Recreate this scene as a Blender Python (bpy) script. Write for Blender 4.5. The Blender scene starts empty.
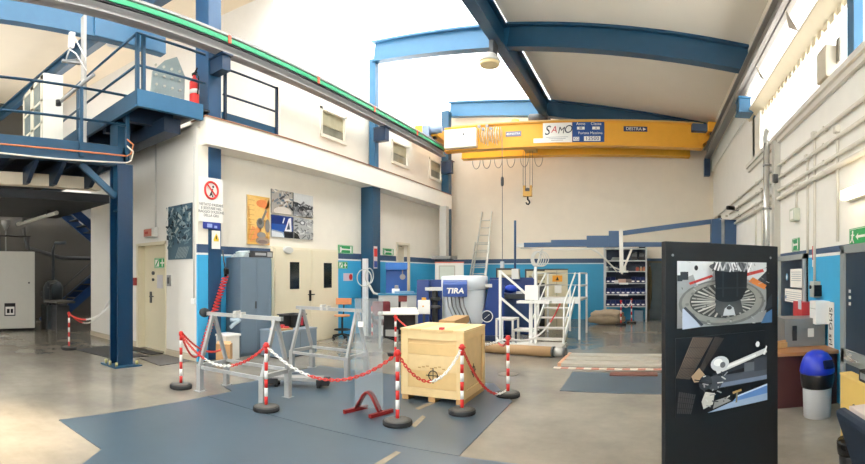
import bpy, bmesh, math, random
from mathutils import Vector, Matrix
random.seed(7)
S = bpy.context.scene
C = S.collection
PI = math.pi
# ---------------------------------------------------------------- camera geometry of the panorama
FR, XV, Y0, EYE = 490.0, 648.0, 274.0, 1.6
def th(px): return (px - XV) / FR
def G(px, py):                       # point of the floor seen at a pixel
    r = FR * EYE / (py - Y0)
    return (r * math.sin(th(px)), r * math.cos(th(px)))
def face(x, y): return -math.atan2(x, y)

# ---------------------------------------------------------------- materials
def lin(c):
    return tuple(((v/255)/12.92 if v/255 <= .04045 else ((v/255+.055)/1.055)**2.4) for v in c)
MC = {}
def mat(rgb, rough=.5, metal=0., var=.06, scale=6., bump=0., spec=.5, alpha=1., trans=0., emit=0., coat=0.):
    key = (rgb, rough, metal, var, scale, bump, spec, alpha, trans, emit, coat)
    if key in MC: return MC[key]
    m = bpy.data.materials.new('paint_%d_%d_%d' % rgb); m.use_nodes = True
    nt = m.node_tree; b = nt.nodes['Principled BSDF']
    c = lin(rgb)
    b.inputs['Roughness'].default_value = rough
    b.inputs['Metallic'].default_value = metal
    b.inputs['Specular IOR Level'].default_value = spec
    b.inputs['Coat Weight'].default_value = coat
    if trans: b.inputs['Transmission Weight'].default_value = trans
    if alpha < 1: b.inputs['Alpha'].default_value = alpha
    if emit:
        b.inputs['Emission Color'].default_value = (*c, 1); b.inputs['Emission Strength'].default_value = emit
    b.inputs['Base Color'].default_value = (*c, 1)
    if var or bump:
        tc = nt.nodes.new('ShaderNodeTexCoord'); n = nt.nodes.new('ShaderNodeTexNoise')
        n.inputs['Scale'].default_value = scale; n.inputs['Detail'].default_value = 4
        nt.links.new(tc.outputs['Object'], n.inputs['Vector'])
        if var:
            mx = nt.nodes.new('ShaderNodeMix'); mx.data_type = 'RGBA'
            mx.inputs[6].default_value = (*[v*(1-var) for v in c], 1)
            mx.inputs[7].default_value = (*[min(1, v*(1+var)) for v in c], 1)
            nt.links.new(n.outputs['Fac'], mx.inputs[0]); nt.links.new(mx.outputs[2], b.inputs['Base Color'])
        if bump:
            bp = nt.nodes.new('ShaderNodeBump'); bp.inputs['Strength'].default_value = bump; bp.inputs['Distance'].default_value = .01
            nt.links.new(n.outputs['Fac'], bp.inputs['Height']); nt.links.new(bp.outputs['Normal'], b.inputs['Normal'])
    MC[key] = m
    return m
def wall_paint(name, bands, top, scale=3.):
    """plaster painted in horizontal bands: [(height, rgb)...] from the floor up, then top"""
    m = bpy.data.materials.new(name); m.use_nodes = True
    nt = m.node_tree; b = nt.nodes['Principled BSDF']; L = nt.links.new
    tc = nt.nodes.new('ShaderNodeTexCoord'); sp = nt.nodes.new('ShaderNodeSeparateXYZ')
    L(tc.outputs['Object'], sp.inputs[0])
    mr = nt.nodes.new('ShaderNodeMath'); mr.operation = 'DIVIDE'; mr.inputs[1].default_value = 10.
    L(sp.outputs['Z'], mr.inputs[0])
    r = nt.nodes.new('ShaderNodeValToRGB'); r.color_ramp.interpolation = 'CONSTANT'
    e = r.color_ramp.elements
    e[0].position = 0; e[0].color = (*lin(bands[0][1]), 1)
    seq = [bb[1] for bb in bands[1:]] + [top]
    e[1].position = bands[0][0]/10; e[1].color = (*lin(seq[0]), 1)
    for (h, _), col in zip(bands[1:], seq[1:]):
        k = e.new(h/10); k.color = (*lin(col), 1)
    L(mr.outputs[0], r.inputs[0])
    n = nt.nodes.new('ShaderNodeTexNoise'); n.inputs['Scale'].default_value = scale; n.inputs['Detail'].default_value = 5
    L(tc.outputs['Object'], n.inputs['Vector'])
    mm = nt.nodes.new('ShaderNodeMapRange'); mm.inputs[3].default_value = .94; mm.inputs[4].default_value = 1.04
    L(n.outputs['Fac'], mm.inputs[0])
    mx = nt.nodes.new('ShaderNodeVectorMath'); mx.operation = 'SCALE'
    L(r.outputs[0], mx.inputs[0]); L(mm.outputs[0], mx.inputs['Scale']); L(mx.outputs[0], b.inputs['Base Color'])
    b.inputs['Roughness'].default_value = .55
    bp = nt.nodes.new('ShaderNodeBump'); bp.inputs['Strength'].default_value = .08; bp.inputs['Distance'].default_value = .02
    L(n.outputs['Fac'], bp.inputs['Height']); L(bp.outputs['Normal'], b.inputs['Normal'])
    return m
def translucent(name, rgb, w=.85):
    m = bpy.data.materials.new(name); m.use_nodes = True
    nt = m.node_tree; nt.nodes.clear()
    o = nt.nodes.new('ShaderNodeOutputMaterial'); t = nt.nodes.new('ShaderNodeBsdfTranslucent'); d = nt.nodes.new('ShaderNodeBsdfDiffuse')
    mx = nt.nodes.new('ShaderNodeMixShader'); mx.inputs[0].default_value = w
    n = nt.nodes.new('ShaderNodeTexNoise'); n.inputs['Scale'].default_value = 2
    rp = nt.nodes.new('ShaderNodeMapRange'); rp.inputs[3].default_value = .96; rp.inputs[4].default_value = 1.
    nt.links.new(n.outputs['Fac'], rp.inputs[0])
    sc = nt.nodes.new('ShaderNodeVectorMath'); sc.operation = 'SCALE'; sc.inputs[0].default_value = lin(rgb)
    nt.links.new(rp.outputs[0], sc.inputs['Scale'])
    nt.links.new(sc.outputs[0], t.inputs[0]); nt.links.new(sc.outputs[0], d.inputs[0])
    nt.links.new(d.outputs[0], mx.inputs[1]); nt.links.new(t.outputs[0], mx.inputs[2]); nt.links.new(mx.outputs[0], o.inputs[0])
    return m
def floor_mat():
    m = bpy.data.materials.new('polished_concrete'); m.use_nodes = True
    nt = m.node_tree; b = nt.nodes['Principled BSDF']; L = nt.links.new
    tc = nt.nodes.new('ShaderNodeTexCoord')
    n = nt.nodes.new('ShaderNodeTexNoise'); n.inputs['Scale'].default_value = .7; n.inputs['Detail'].default_value = 8; n.inputs['Roughness'].default_value = .65
    n2 = nt.nodes.new('ShaderNodeTexNoise'); n2.inputs['Scale'].default_value = 9; n2.inputs['Detail'].default_value = 6
    L(tc.outputs['Object'], n.inputs['Vector']); L(tc.outputs['Object'], n2.inputs['Vector'])
    r = nt.nodes.new('ShaderNodeValToRGB')
    r.color_ramp.elements[0].position = .3; r.color_ramp.elements[0].color = (*lin((122, 117, 107)), 1)
    r.color_ramp.elements[1].position = .7; r.color_ramp.elements[1].color = (*lin((158, 151, 138)), 1)
    L(n.outputs['Fac'], r.inputs[0])
    mm = nt.nodes.new('ShaderNodeMapRange'); mm.inputs[3].default_value = .9; mm.inputs[4].default_value = 1.06
    L(n2.outputs['Fac'], mm.inputs[0])
    sc = nt.nodes.new('ShaderNodeVectorMath'); sc.operation = 'SCALE'
    L(r.outputs[0], sc.inputs[0]); L(mm.outputs[0], sc.inputs['Scale']); L(sc.outputs[0], b.inputs['Base Color'])
    rr = nt.nodes.new('ShaderNodeMapRange'); rr.inputs[3].default_value = .1; rr.inputs[4].default_value = .26
    L(n.outputs['Fac'], rr.inputs[0]); L(rr.outputs[0], b.inputs['Roughness'])
    b.inputs['Specular IOR Level'].default_value = .5
    return m

WHITE = mat((236, 229, 215), .6, var=.03)
CREAM = mat((226, 214, 188), .55, var=.04)
BLUE = mat((28, 72, 100), .38, var=.12)
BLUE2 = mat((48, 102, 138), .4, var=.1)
NAVY = mat((22, 50, 80), .35, var=.08)
MBLUE = mat((22, 56, 124), .35, var=.06)
STEEL = mat((168, 168, 164), .42, .6, var=.08)
GALV = mat((176, 178, 178), .45, .35, var=.12, scale=14)
GREY = mat((150, 150, 148), .5, var=.06)
LGREY = mat((205, 204, 198), .5, var=.04)
DGREY = mat((70, 72, 74), .5, var=.08)
BLACK = mat((22, 22, 24), .5, var=.1)
RUBBER = mat((38, 38, 40), .75, var=.12)
RED = mat((206, 40, 36), .42, var=.05)
DRED = mat((140, 34, 34), .45, .2, var=.08)
PWHITE = mat((238, 236, 232), .42, var=.03)
YEL = mat((230, 168, 48), .4, var=.06)
WOOD = mat((226, 192, 134), .6, var=.1, scale=9, bump=.1)
WOODL = mat((234, 205, 152), .6, var=.1, scale=9, bump=.1)
WOODD = mat((190, 150, 98), .65, var=.12, scale=12)
LOCK = mat((104, 121, 136), .42, var=.05)
CARD = mat((190, 150, 104), .8, var=.1)
ORANGE = mat((214, 118, 60), .5, var=.06)
GREEN = mat((30, 156, 84), .45, var=.04)
PAPER = mat((238, 236, 228), .7, var=.03)
GLASSD = mat((22, 28, 26), .12, var=.05, spec=.7)
CYAN = (62, 172, 222)

# ---------------------------------------------------------------- mesh builder
class MB:
    def __init__(s): s.b = bmesh.new(); s.mi = 0
    def _tag(s, fs, m):
        for f in fs: f.material_index = m
    def box(s, c, d, rz=0, m=0, bev=0, rx=0, ry=0):
        M = Matrix.Translation(c) @ Matrix.Rotation(rz, 4, 'Z') @ Matrix.Rotation(ry, 4, 'Y') @ Matrix.Rotation(rx, 4, 'X') @ Matrix.Diagonal((d[0], d[1], d[2], 1))
        t = bmesh.new(); bmesh.ops.create_cube(t, size=1, matrix=M)
        if bev:
            bmesh.ops.bevel(t, geom=t.edges[:], offset=bev, segments=2, affect='EDGES', profile=.6)
        s._merge(t, m); return s
    def b2(s, lo, hi, m=0, bev=0):
        return s.box([(a+b)/2 for a, b in zip(lo, hi)], [abs(b-a) for a, b in zip(lo, hi)], 0, m, bev)
    def _merge(s, t, m):
        vm = [s.b.verts.new(v.co) for v in t.verts]
        t.verts.index_update()
        for f in t.faces:
            g = s.b.faces.new([vm[v.index] for v in f.verts]); g.material_index = m; g.smooth = f.smooth
        t.free()
    def poly(s, pts, m=0):
        f = s.b.faces.new([s.b.verts.new(p) for p in pts]); f.material_index = m; return s
    def prism(s, pts, vec, m=0):                       # polygon extruded along vec
        v = Vector(vec); a = [s.b.verts.new(p) for p in pts]; b = [s.b.verts.new(Vector(p)+v) for p in pts]
        n = len(pts); fs = [s.b.faces.new(a[::-1]), s.b.faces.new(b)]
        for i in range(n): fs.append(s.b.faces.new((a[i], a[(i+1) % n], b[(i+1) % n], b[i])))
        s._tag(fs, m); bmesh.ops.recalc_face_normals(s.b, faces=fs); return s
    def bar(s, p, q, w, h=None, m=0, bev=0):           # rectangular bar p -> q
        p, q = Vector(p), Vector(q); d = q-p; h = h or w
        z = d.normalized(); up = Vector((0, 0, 1)) if abs(z.z) < .95 else Vector((0, 1, 0))
        x = up.cross(z).normalized(); y = z.cross(x)
        R = Matrix((x, y, z)).transposed().to_4x4()
        M = Matrix.Translation((p+q)/2) @ R @ Matrix.Diagonal((w, h, d.length, 1))
        t = bmesh.new(); bmesh.ops.create_cube(t, size=1, matrix=M)
        if bev: bmesh.ops.bevel(t, geom=t.edges[:], offset=bev, segments=2, affect='EDGES')
        s._merge(t, m); return s
    def tube(s, pts, r, n=8, m=0, closed=False, cap=True):
        pts = [Vector(p) for p in pts]; N = len(pts); rings = []
        prev = None
        for i, p in enumerate(pts):
            if closed: t = (pts[(i+1) % N]-pts[i-1])
            else: t = pts[min(i+1, N-1)]-pts[max(i-1, 0)]
            t.normalize()
            if prev is None:
                up = Vector((0, 0, 1)) if abs(t.z) < .9 else Vector((1, 0, 0))
                x = up.cross(t).normalized()
            else:
                x = prev-t*prev.dot(t); x.normalize()
            prev = x; y = t.cross(x)
            rr = r[i] if isinstance(r, (list, tuple)) else r
            rings.append([s.b.verts.new(p+(x*math.cos(2*PI*k/n)+y*math.sin(2*PI*k/n))*rr) for k in range(n)])
        fs = []
        for i in range(N if closed else N-1):
            a, b = rings[i], rings[(i+1) % N]
            for k in range(n):
                f = s.b.faces.new((a[k], a[(k+1) % n], b[(k+1) % n], b[k])); f.smooth = True; fs.append(f)
        if not closed and cap: fs += [s.b.faces.new(rings[0][::-1]), s.b.faces.new(rings[-1])]
        s._tag(fs, m); return s
    def lathe(s, prof, c=(0, 0, 0), n=20, m=0, axis='Z'):
        c = Vector(c); rings = []
        def P(r, z, a):
            if axis == 'Z': return c+Vector((r*math.cos(a), r*math.sin(a), z))
            if axis == 'Y': return c+Vector((r*math.cos(a), z, r*math.sin(a)))
            return c+Vector((z, r*math.cos(a), r*math.sin(a)))
        for r, z in prof: rings.append([s.b.verts.new(P(max(r, 1e-4), z, 2*PI*k/n)) for k in range(n)])
        fs = []
        for a, b in zip(rings, rings[1:]):
            for k in range(n):
                f = s.b.faces.new((a[k], a[(k+1) % n], b[(k+1) % n], b[k])); f.smooth = True; fs.append(f)
        fs += [s.b.faces.new(rings[0][::-1]), s.b.faces.new(rings[-1])]
        s._tag(fs, m); bmesh.ops.recalc_face_normals(s.b, faces=fs); return s
    def ring(s, c, R, r, n=20, k=8, m=0, axis='Z', sx=1.):
        c = Vector(c); pts = []
        for i in range(n):
            a = 2*PI*i/n; u, v = R*math.cos(a)*sx, R*math.sin(a)
            pts.append(c+Vector({'Z': (u, v, 0), 'Y': (u, 0, v), 'X': (0, u, v)}[axis]))
        return s.tube(pts, r, k, m, closed=True)
    def blob(s, c, d, m=0, sub=3, amp=.15, f=3., seed=0):
        from mathutils import noise
        t = bmesh.new(); bmesh.ops.create_icosphere(t, subdivisions=sub, radius=1)
        for v in t.verts:
            k = 1+amp*noise.noise(v.co*f+Vector((seed, seed*2, 0)))
            v.co = Vector((v.co.x*d[0]*k, v.co.y*d[1]*k, v.co.z*d[2]*k))+Vector(c)
        for g in t.faces: g.smooth = True
        s._merge(t, m); return s

def obj(name, mb, mats, parent=None, kind=None):
    me = bpy.data.meshes.new(name)
    if not isinstance(mb, bpy.types.Mesh):
        mb.b.normal_update(); mb.b.to_mesh(me); mb.b.free()
    for m in (mats if isinstance(mats, (list, tuple)) else [mats]): me.materials.append(m)
    o = bpy.data.objects.new(name, me); C.objects.link(o)
    if parent: o.parent = parent
    if kind: o['kind'] = kind
    return o
def pieces(name, mb, mats, parent):
    """each loose piece of the builder's mesh becomes a part of its own"""
    b = mb.b; b.verts.ensure_lookup_table(); seen = set()
    for v in b.verts:
        if v in seen: continue
        st, isl = [v], []
        seen.add(v)
        while st:
            q = st.pop(); isl.append(q)
            for e in q.link_edges:
                k = e.other_vert(q)
                if k not in seen: seen.add(k); st.append(k)
        n = MB(); mp = {q: n.b.verts.new(q.co) for q in isl}
        for f in {f for q in isl for f in q.link_faces}:
            g = n.b.faces.new([mp[q] for q in f.verts]); g.material_index = f.material_index; g.smooth = f.smooth
        obj(name, n, mats, parent)
    b.free()
def tag(o, label, cat, group=None, kind=None):
    o['label'] = label; o['category'] = cat
    if group: o['group'] = group
    if kind: o['kind'] = kind
    return o
def thing(name, label, cat, loc=(0, 0, 0), rz=0, group=None):
    o = bpy.data.objects.new(name, None); C.objects.link(o); o.empty_display_size = .1
    o.location = loc; o.rotation_euler = (0, 0, rz)
    return tag(o, label, cat, group)
def struct(name, mb, mats): return obj(name, mb, mats, kind='structure')
def dup(root, loc, rz=None, label=None, group=None):
    r = root.copy(); C.objects.link(r); r.location = loc
    if rz is not None: r.rotation_euler = (0, 0, rz)
    if label: r['label'] = label
    if group: r['group'] = group
    def rec(src, par):
        for ch in list(src.children):
            c = ch.copy(); C.objects.link(c); c.parent = par; rec(ch, c)
    rec(root, r)
    return r
def text(s, size, loc, rot, m, parent, name='lettering', ext=.003, sx=1., shear=0., off=0.):
    cu = bpy.data.curves.new('txt', 'FONT'); cu.body = s; cu.size = size; cu.align_x = 'CENTER'; cu.align_y = 'CENTER'; cu.extrude = ext; cu.offset = off; cu.shear = shear
    cu.resolution_u = 3; cu.space_line = .95
    t = bpy.data.objects.new('txt', cu); C.objects.link(t)
    bpy.context.view_layer.update()
    me = bpy.data.meshes.new_from_object(t.evaluated_get(bpy.context.evaluated_depsgraph_get()))
    bpy.data.objects.remove(t)
    me.materials.clear(); me.materials.append(m); me.name = name
    o = bpy.data.objects.new(name, me); C.objects.link(o)
    o.location = loc; o.rotation_euler = rot; o.scale = (sx, 1, 1)
    if parent: o.parent = parent
    return o
SOUTH = (PI/2, 0, 0); EAST = (PI/2, 0, PI/2); WEST = (PI/2, 0, -PI/2)
def ell(cx, cy, rx, ry, n=18, a0=0, a1=2*PI):
    return [(cx+rx*math.cos(a0+(a1-a0)*i/n), cy+ry*math.sin(a0+(a1-a0)*i/n)) for i in range(n + (0 if abs(a1-a0-2*PI) < 1e-6 else 1))]
def picture(name, parent, O, U, V, shapes, depth=.02, edge=(225, 222, 215), rough=.45):
    """a flat printed board: a backing of real thickness with the print's shapes on its front"""
    O, U, V = Vector(O), Vector(U), Vector(V); N = U.cross(V).normalized()
    b = MB(); b.prism([O, O+U, O+U+V, O+V], -N*depth)
    bd = obj('board', b, mat(edge, .5), parent)
    p = MB(); mats = []; idx = {}
    for k, (col, pts) in enumerate(shapes):
        if col not in idx: idx[col] = len(mats); mats.append(mat(col, rough, var=.12, scale=20))
        e = N*(.0015+.00035*k)
        pts = [(min(1, max(0, a)), min(1, max(0, c))) for a, c in pts]
        q = []
        for a in pts:
            if not q or (abs(a[0]-q[-1][0])+abs(a[1]-q[-1][1])) > 1e-5: q.append(a)
        if len(q) > 2 and abs(q[0][0]-q[-1][0])+abs(q[0][1]-q[-1][1]) < 1e-5: q.pop()
        if len(q) < 3: continue
        p.poly([O+U*a+V*c+e for a, c in q], idx[col])
    obj(name, p, mats, parent)
R4 = [(0, 0), (1, 0), (1, 1), (0, 1)]
def rect(a, b, c, d): return [(a, b), (c, b), (c, d), (a, d)]
def line(x0, y0, x1, y1, w):
    dx, dy = x1-x0, y1-y0; l = math.hypot(dx, dy); nx, ny = -dy/l*w/2, dx/l*w/2
    return [(x0+nx, y0+ny), (x0-nx, y0-ny), (x1-nx, y1-ny), (x1+nx, y1+ny)]
# ================================================================ SETTING
XL, XR, YB, YF = -7.4, 2.3, 17.2, -6.0
LP = wall_paint('left_wall_paint', [(1.95, CYAN), (1.975, (235, 235, 232)), (2.11, (62, 86, 118))], (238, 230, 215))
BP = wall_paint('back_wall_paint', [(1.95, (52, 150, 190)), (1.975, (190, 205, 210)), (2.11, (52, 78, 108))], (226, 214, 194))
RP = wall_paint('right_wall_paint', [(1.80, CYAN), (1.84, (235, 235, 232)), (1.93, (62, 86, 118))], (242, 238, 230))
EP = wall_paint('end_wall_paint', [(.09, (190, 178, 158))], (226, 222, 214))
struct('floor', MB().b2((-22, YF, -.1), (4, YB+.3, 0)), floor_mat())
struct('wall_back', MB().b2((-9.5, YB, 0), (3.2, YB+.25, 9)), BP)
# left wall of the ground floor, with the opening of the small side door
w = MB()
w.b2((XL-.2, 5.66, 0), (XL, 13.15, 4.2)).b2((XL-.2, 13.15, 2.5), (XL, 13.85, 4.2)).b2((XL-.2, 13.85, 0), (XL, YB, 4.2))
struct('wall_left', w, LP)
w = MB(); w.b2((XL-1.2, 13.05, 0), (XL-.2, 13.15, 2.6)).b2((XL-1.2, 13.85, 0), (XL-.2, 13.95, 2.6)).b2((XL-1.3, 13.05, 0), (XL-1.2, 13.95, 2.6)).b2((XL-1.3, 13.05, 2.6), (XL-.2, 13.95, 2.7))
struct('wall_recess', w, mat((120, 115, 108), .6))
# end wall of the office block, with its door recess
w = MB(); w.b2((-11.7, 5.42, 0), (-9.25, 5.66, 4.3)).b2((-9.25, 5.42, 2.25), (-8.15, 5.66, 4.3)).b2((-8.15, 5.42, 0), (-7.14, 5.66, 4.3)).b2((-9.25, 5.62, 0), (-8.15, 5.66, 2.25))
struct('wall_end', w, EP)
struct('wall_corner', MB().b2((-7.14, 5.42, 0), (-7.1, 5.66, 3.96)), LP)
struct('baseboard_left', MB().b2((-8.15, 5.405, 0), (-7.14, 5.42, .09)).b2((-11.7, 5.405, 0), (-9.3, 5.42, .09)), mat((196, 182, 160), .5))
# concrete beam along the left wall and its ledge
b = MB(); b.b2((XL, 5.5, 3.96), (-6.95, 16.4, 4.45))
struct('concrete_beam', b, mat((240, 233, 220), .6, var=.03))
b = MB(); b.b2((XL, 5.48, 4.45), (-6.93, 16.4, 4.475))
struct('trim_1', b, mat((150, 104, 78), .6))
# upper left wall with three windows
ww = [(9.41, 10.5), (12.88, 14.0), (15.55, 16.65)]
w = MB(); XU = -7.45
w.b2((XU-.2, 8.0, 4.3), (XU, YB, 5.0)).b2((XU-.2, 8.0, 5.72), (XU, YB, 6.2))
ys = [8.0] + [v for p in ww for v in p] + [YB]
for a, c in zip(ys[::2], ys[1::2]): w.b2((XU-.2, a, 5.0), (XU, c, 5.72))
struct('wall_left', w, mat((240, 233, 218), .6, var=.03))
PANE = mat((150, 146, 128), .15, var=.5, scale=3, spec=.6)
for k, (a, c) in enumerate(ww):
    f = MB()
    f.b2((XU-.03, a, 5.0), (XU+.04, a+.07, 5.72)).b2((XU-.03, c-.07, 5.0), (XU+.04, c, 5.72)).b2((XU-.03, a, 5.65), (XU+.04, c, 5.72)).b2((XU-.03, a, 4.97), (XU+.06, c, 5.05))
    o = struct('window_%d' % (k+1), f, mat((236, 230, 214), .45))
    obj('pane', MB().b2((XU-.06, a+.05, 5.03), (XU-.05, c-.05, 5.67)), PANE, o)
    obj('blind', MB().b2((XU-.045, a+.07, 5.3 if k == 0 else 5.34), (XU-.035, c-.07, 5.65)), mat((176, 168, 138), .6, var=.25, scale=5), o)
SKY = translucent('frosted_daylight_sheet', (250, 250, 248))
struct('window_4', MB().b2((XU-.06, 8.0, 6.2), (XU-.02, YB, 8.4)), SKY)
# corridor wall behind the upper opening
struct('wall_back', MB().b2((-21.8, 8.0, 4.3), (XU-.2, 8.15, 10)), mat((234, 230, 224), .6, var=.03))
# roof: slopes down to the right wall
def zr(x): return 6.5 + .165*(2.3-x)
def slab(x0, x1, y0, y1, t=.12, f=zr):
    return MB().prism([(x0, y0, f(x0)), (x1, y0, f(x1)), (x1, y0, f(x1)+t), (x0, y0, f(x0)+t)], (0, y1-y0, 0))
struct('ceiling', slab(-3.2, 3.2, YF, YB+.2), mat((246, 236, 220), .7, var=.03, scale=1.2))
struct('window_5', slab(-7.5, -3.2, YF, YB+.2, .05), SKY)
def zb(x): return 7.35 + .11*(-7.5-x)
def zw(x): return 7.95 + .1*(-7.5-x)
struct('ceiling', slab(-22, -7.4, YF, 8.1, .12, zw), mat((240, 224, 198), .7, var=.04, scale=1.2))
struct('wall_left', MB().b2((-7.5, YF, 7.95), (-7.4, 8.0, 8.3)), WHITE)
# roof steel
def ibeam(mb, p, q, w, h, t=.03, ft=.05, m=0):
    """I-section whose top centre line runs p -> q"""
    p, q = Vector(p), Vector(q); dz = Vector((0, 0, 1))
    mb.bar(p-dz*ft/2, q-dz*ft/2, w, ft, m); mb.bar(p-dz*(h-ft/2), q-dz*(h-ft/2), w, ft, m); mb.bar(p-dz*h/2, q-dz*h/2, t, h-ft, m)
    return mb
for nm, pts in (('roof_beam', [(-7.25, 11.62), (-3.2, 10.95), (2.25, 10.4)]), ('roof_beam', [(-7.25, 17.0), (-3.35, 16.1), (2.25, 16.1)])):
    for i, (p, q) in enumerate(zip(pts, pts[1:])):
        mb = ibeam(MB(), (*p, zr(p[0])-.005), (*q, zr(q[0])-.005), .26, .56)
        struct(nm, mb, BLUE if i else BLUE2)  # left half in the lighter blue: light on the beam put into its colour
struct('roof_beam', ibeam(MB(), (-3.22, -4, zr(-3.2)-.03), (-3.38, 16.2, zr(-3.3)-.03), .24, .62), BLUE)
struct('roof_beam', ibeam(MB(), (-21, 5.3, zb(-21)-.02), (-7.5, 5.3, zb(-7.5)-.02), .22, .42), BLUE)
mb = ibeam(MB(), (-8.55, -4, 6.6), (-8.55, 5.6, 6.6), .16, .45, t=.1)
mb.b2((-8.65, 4.0, 6.16), (-8.45, 5.62, 6.6))
struct('annex_beam', mb, BLUE2)
# steel columns
def hcol(x0, x1, y0, y1, z0, z1, t=.03):
    m = MB(); yc = (y0+y1)/2
    m.b2((x0, y0, z0), (x1, y1, z1), bev=.012)
    return m
struct('steel_column', hcol(-7.5, -7.1, 5.67, 5.98, 0, 8.0), mat((36, 76, 112), .4, var=.08))
struct('steel_column', hcol(-7.4, -7.02, 11.15, 11.55, 0, 3.96), BLUE)
struct('steel_column', hcol(-7.4, -7.2, 11.56, 11.76, 4.47, 7.6), BLUE2)
struct('steel_column', hcol(-7.4, -7.12, 16.5, 16.8, 0, 7.6), BLUE)
for y, z, nm in ((5.8, 5.3, 'corner'), (11.45, 5.22, 'middle'), (15.95, 5.15, 'far')):
    tag(obj('rail_bracket', MB().b2((-7.12, y-.1, z), (-6.74, y+.1, 5.57)).b2((-7.12, y-.13, 5.57), (-6.7, y+.13, 5.6)), NAVY), 'dark blue bracket carrying the crane rail on the %s column of the left wall' % nm, 'bracket')
# crane runway rails
def rail(x, y0, y1, z, sgn):
    m = MB()
    m.b2((x-.1, y0, z), (x+.1, y1, z+.03)).b2((x-.012, y0, z), (x+.012, y1, z+.34)).b2((x-.1, y0, z+.31), (x+.1, y1, z+.34)).b2((x-.03, y0, z+.34), (x+.03, y1, z+.4))
    return m
rl = tag(obj('crane_runway_rail', rail(-6.8, -4, 15.3, 5.6, 1), mat((152, 148, 146), .5, var=.06)), 'long grey steel crane runway rail along the left wall', 'crane rail')
obj('conductor_rail', MB().b2((-6.70, -4, 5.76), (-6.64, 15.28, 5.84)), mat((40, 160, 106), .45), rl)
obj('cable', MB().b2((-6.695, -4, 5.73), (-6.655, 15.28, 5.757)), BLACK, rl)
for y in (5.75, 8.3, 10.6, 13.0): obj('rail_clip', MB().b2((-6.635, y, 5.74), (-6.615, y+.06, 5.88)), mat((220, 92, 60), .5), rl)
obj('end_stop', MB().b2((-6.72, 15.3, 5.72), (-6.6, 15.42, 5.86)), mat((214, 60, 84), .5), rl)
tag(obj('crane_runway_rail', rail(2.04, -4, 16.9, 5.58, -1), mat((150, 144, 138), .5, var=.06)), 'grey steel crane runway rail high along the right wall', 'crane rail')
# right wall, window band, soffit
w = MB(); w.b2((XR, YF, 0), (XR+.25, YB, 4.02)).b2((XR, 10.75, 4.02), (XR+.25, YB, 6.6))
struct('wall_right', w, RP)
struct('wall_right', MB().b2((2.15, YF, 5.62), (2.3, YB, 6.75)), mat((232, 222, 206), .6))
struct('trim_2', MB().b2((2.2, YF, 3.98), (2.42, 10.9, 4.06)).b2((2.24, YF, 3.9), (2.3, 10.9, 3.98)), mat((222, 216, 206), .55))
w6 = struct('window_6', MB().b2((2.42, YF, 4.06), (2.45, 10.75, 5.1)), SKY)
struct('window_7', MB().b2((2.2, YF, 5.15), (2.23, 16.9, 5.62)), SKY)
s = MB().prism([(2.42, YF, 4.97), (2.17, YF, 5.14), (2.17, YF, 5.18), (2.42, YF, 5.03)], (0, 16.9, 0))
y = -2.0
while y < 10.5:
    s.b2((2.36, y, 4.9), (2.41, y+.14, 5.0)); y += .24
struct('trim_3', s, mat((228, 214, 186), .6))
obj('frame', MB().b2((2.3, 9.9, 4.06), (2.44, 10.75, 5.0)), WHITE, w6)
for y in (5.15, 10.4):
    struct('steel_column', MB().b2((2.3, y, 4.0), (2.44, y+.2, 5.5)), BLUE2)
    tag(obj('rail_bracket', MB().b2((1.95, y-.05, 5.1), (2.44, y+.3, 5.42)).b2((1.93, y-.09, 5.38), (2.44, y+.34, 5.42)).b2((1.93, y-.09, 5.08), (2.44, y+.34, 5.12)), BLUE2), 'light blue rail bracket by the white window pier on the right wall' if y > 8 else 'light blue rail bracket at the top of the right wall window', 'bracket')
for y in (6.9, 8.9):
    struct('trim_4', MB().prism([(2.19, y, 5.18), (2.0, y+.05, 5.5), (2.19, y+.55, 5.5)], (.012, 0, 0)), mat((170, 160, 146), .6))
# closing walls behind the photographer and of the annex
w = MB(); w.b2((-22, YF-.2, 0), (4, YF, 1.2)).b2((-7.6, YF-.2, 5.8), (4, YF, 10)).b2((-22, YF-.2, 7.6), (-7.6, YF, 10)).b2((-22, YF-.2, 1.2), (-7.6, YF, 4.3)).b2((-7.8, YF-.2, 1.2), (-7.6, YF, 5.8))
for x in (-22, -3.6, 2.2): w.b2((x, YF-.2, 1.2), (x+.6, YF, 5.8))
struct('wall_front', w, WHITE)
struct('window_8', MB().b2((-7.6, YF-.12, 1.2), (3, YF-.08, 5.8)), SKY)  # added unseen window lighting the hall, stopped short to keep the annex dark
struct('window_9', MB().b2((-21.8, YF-.12, 4.3), (-7.8, YF-.08, 7.6)), SKY)  # added unseen window, there to brighten the upper annex
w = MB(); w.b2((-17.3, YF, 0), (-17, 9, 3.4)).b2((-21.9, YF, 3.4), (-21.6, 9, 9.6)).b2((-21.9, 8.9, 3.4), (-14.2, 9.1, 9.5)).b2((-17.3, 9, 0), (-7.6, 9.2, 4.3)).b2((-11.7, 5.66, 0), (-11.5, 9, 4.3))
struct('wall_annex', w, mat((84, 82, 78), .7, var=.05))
# office floor slab over the ground-floor rooms
struct('office_slab', MB().b2((-14.2, 5.66, 4.3), (-7.4, 8.2, 4.5)), WHITE)
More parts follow.
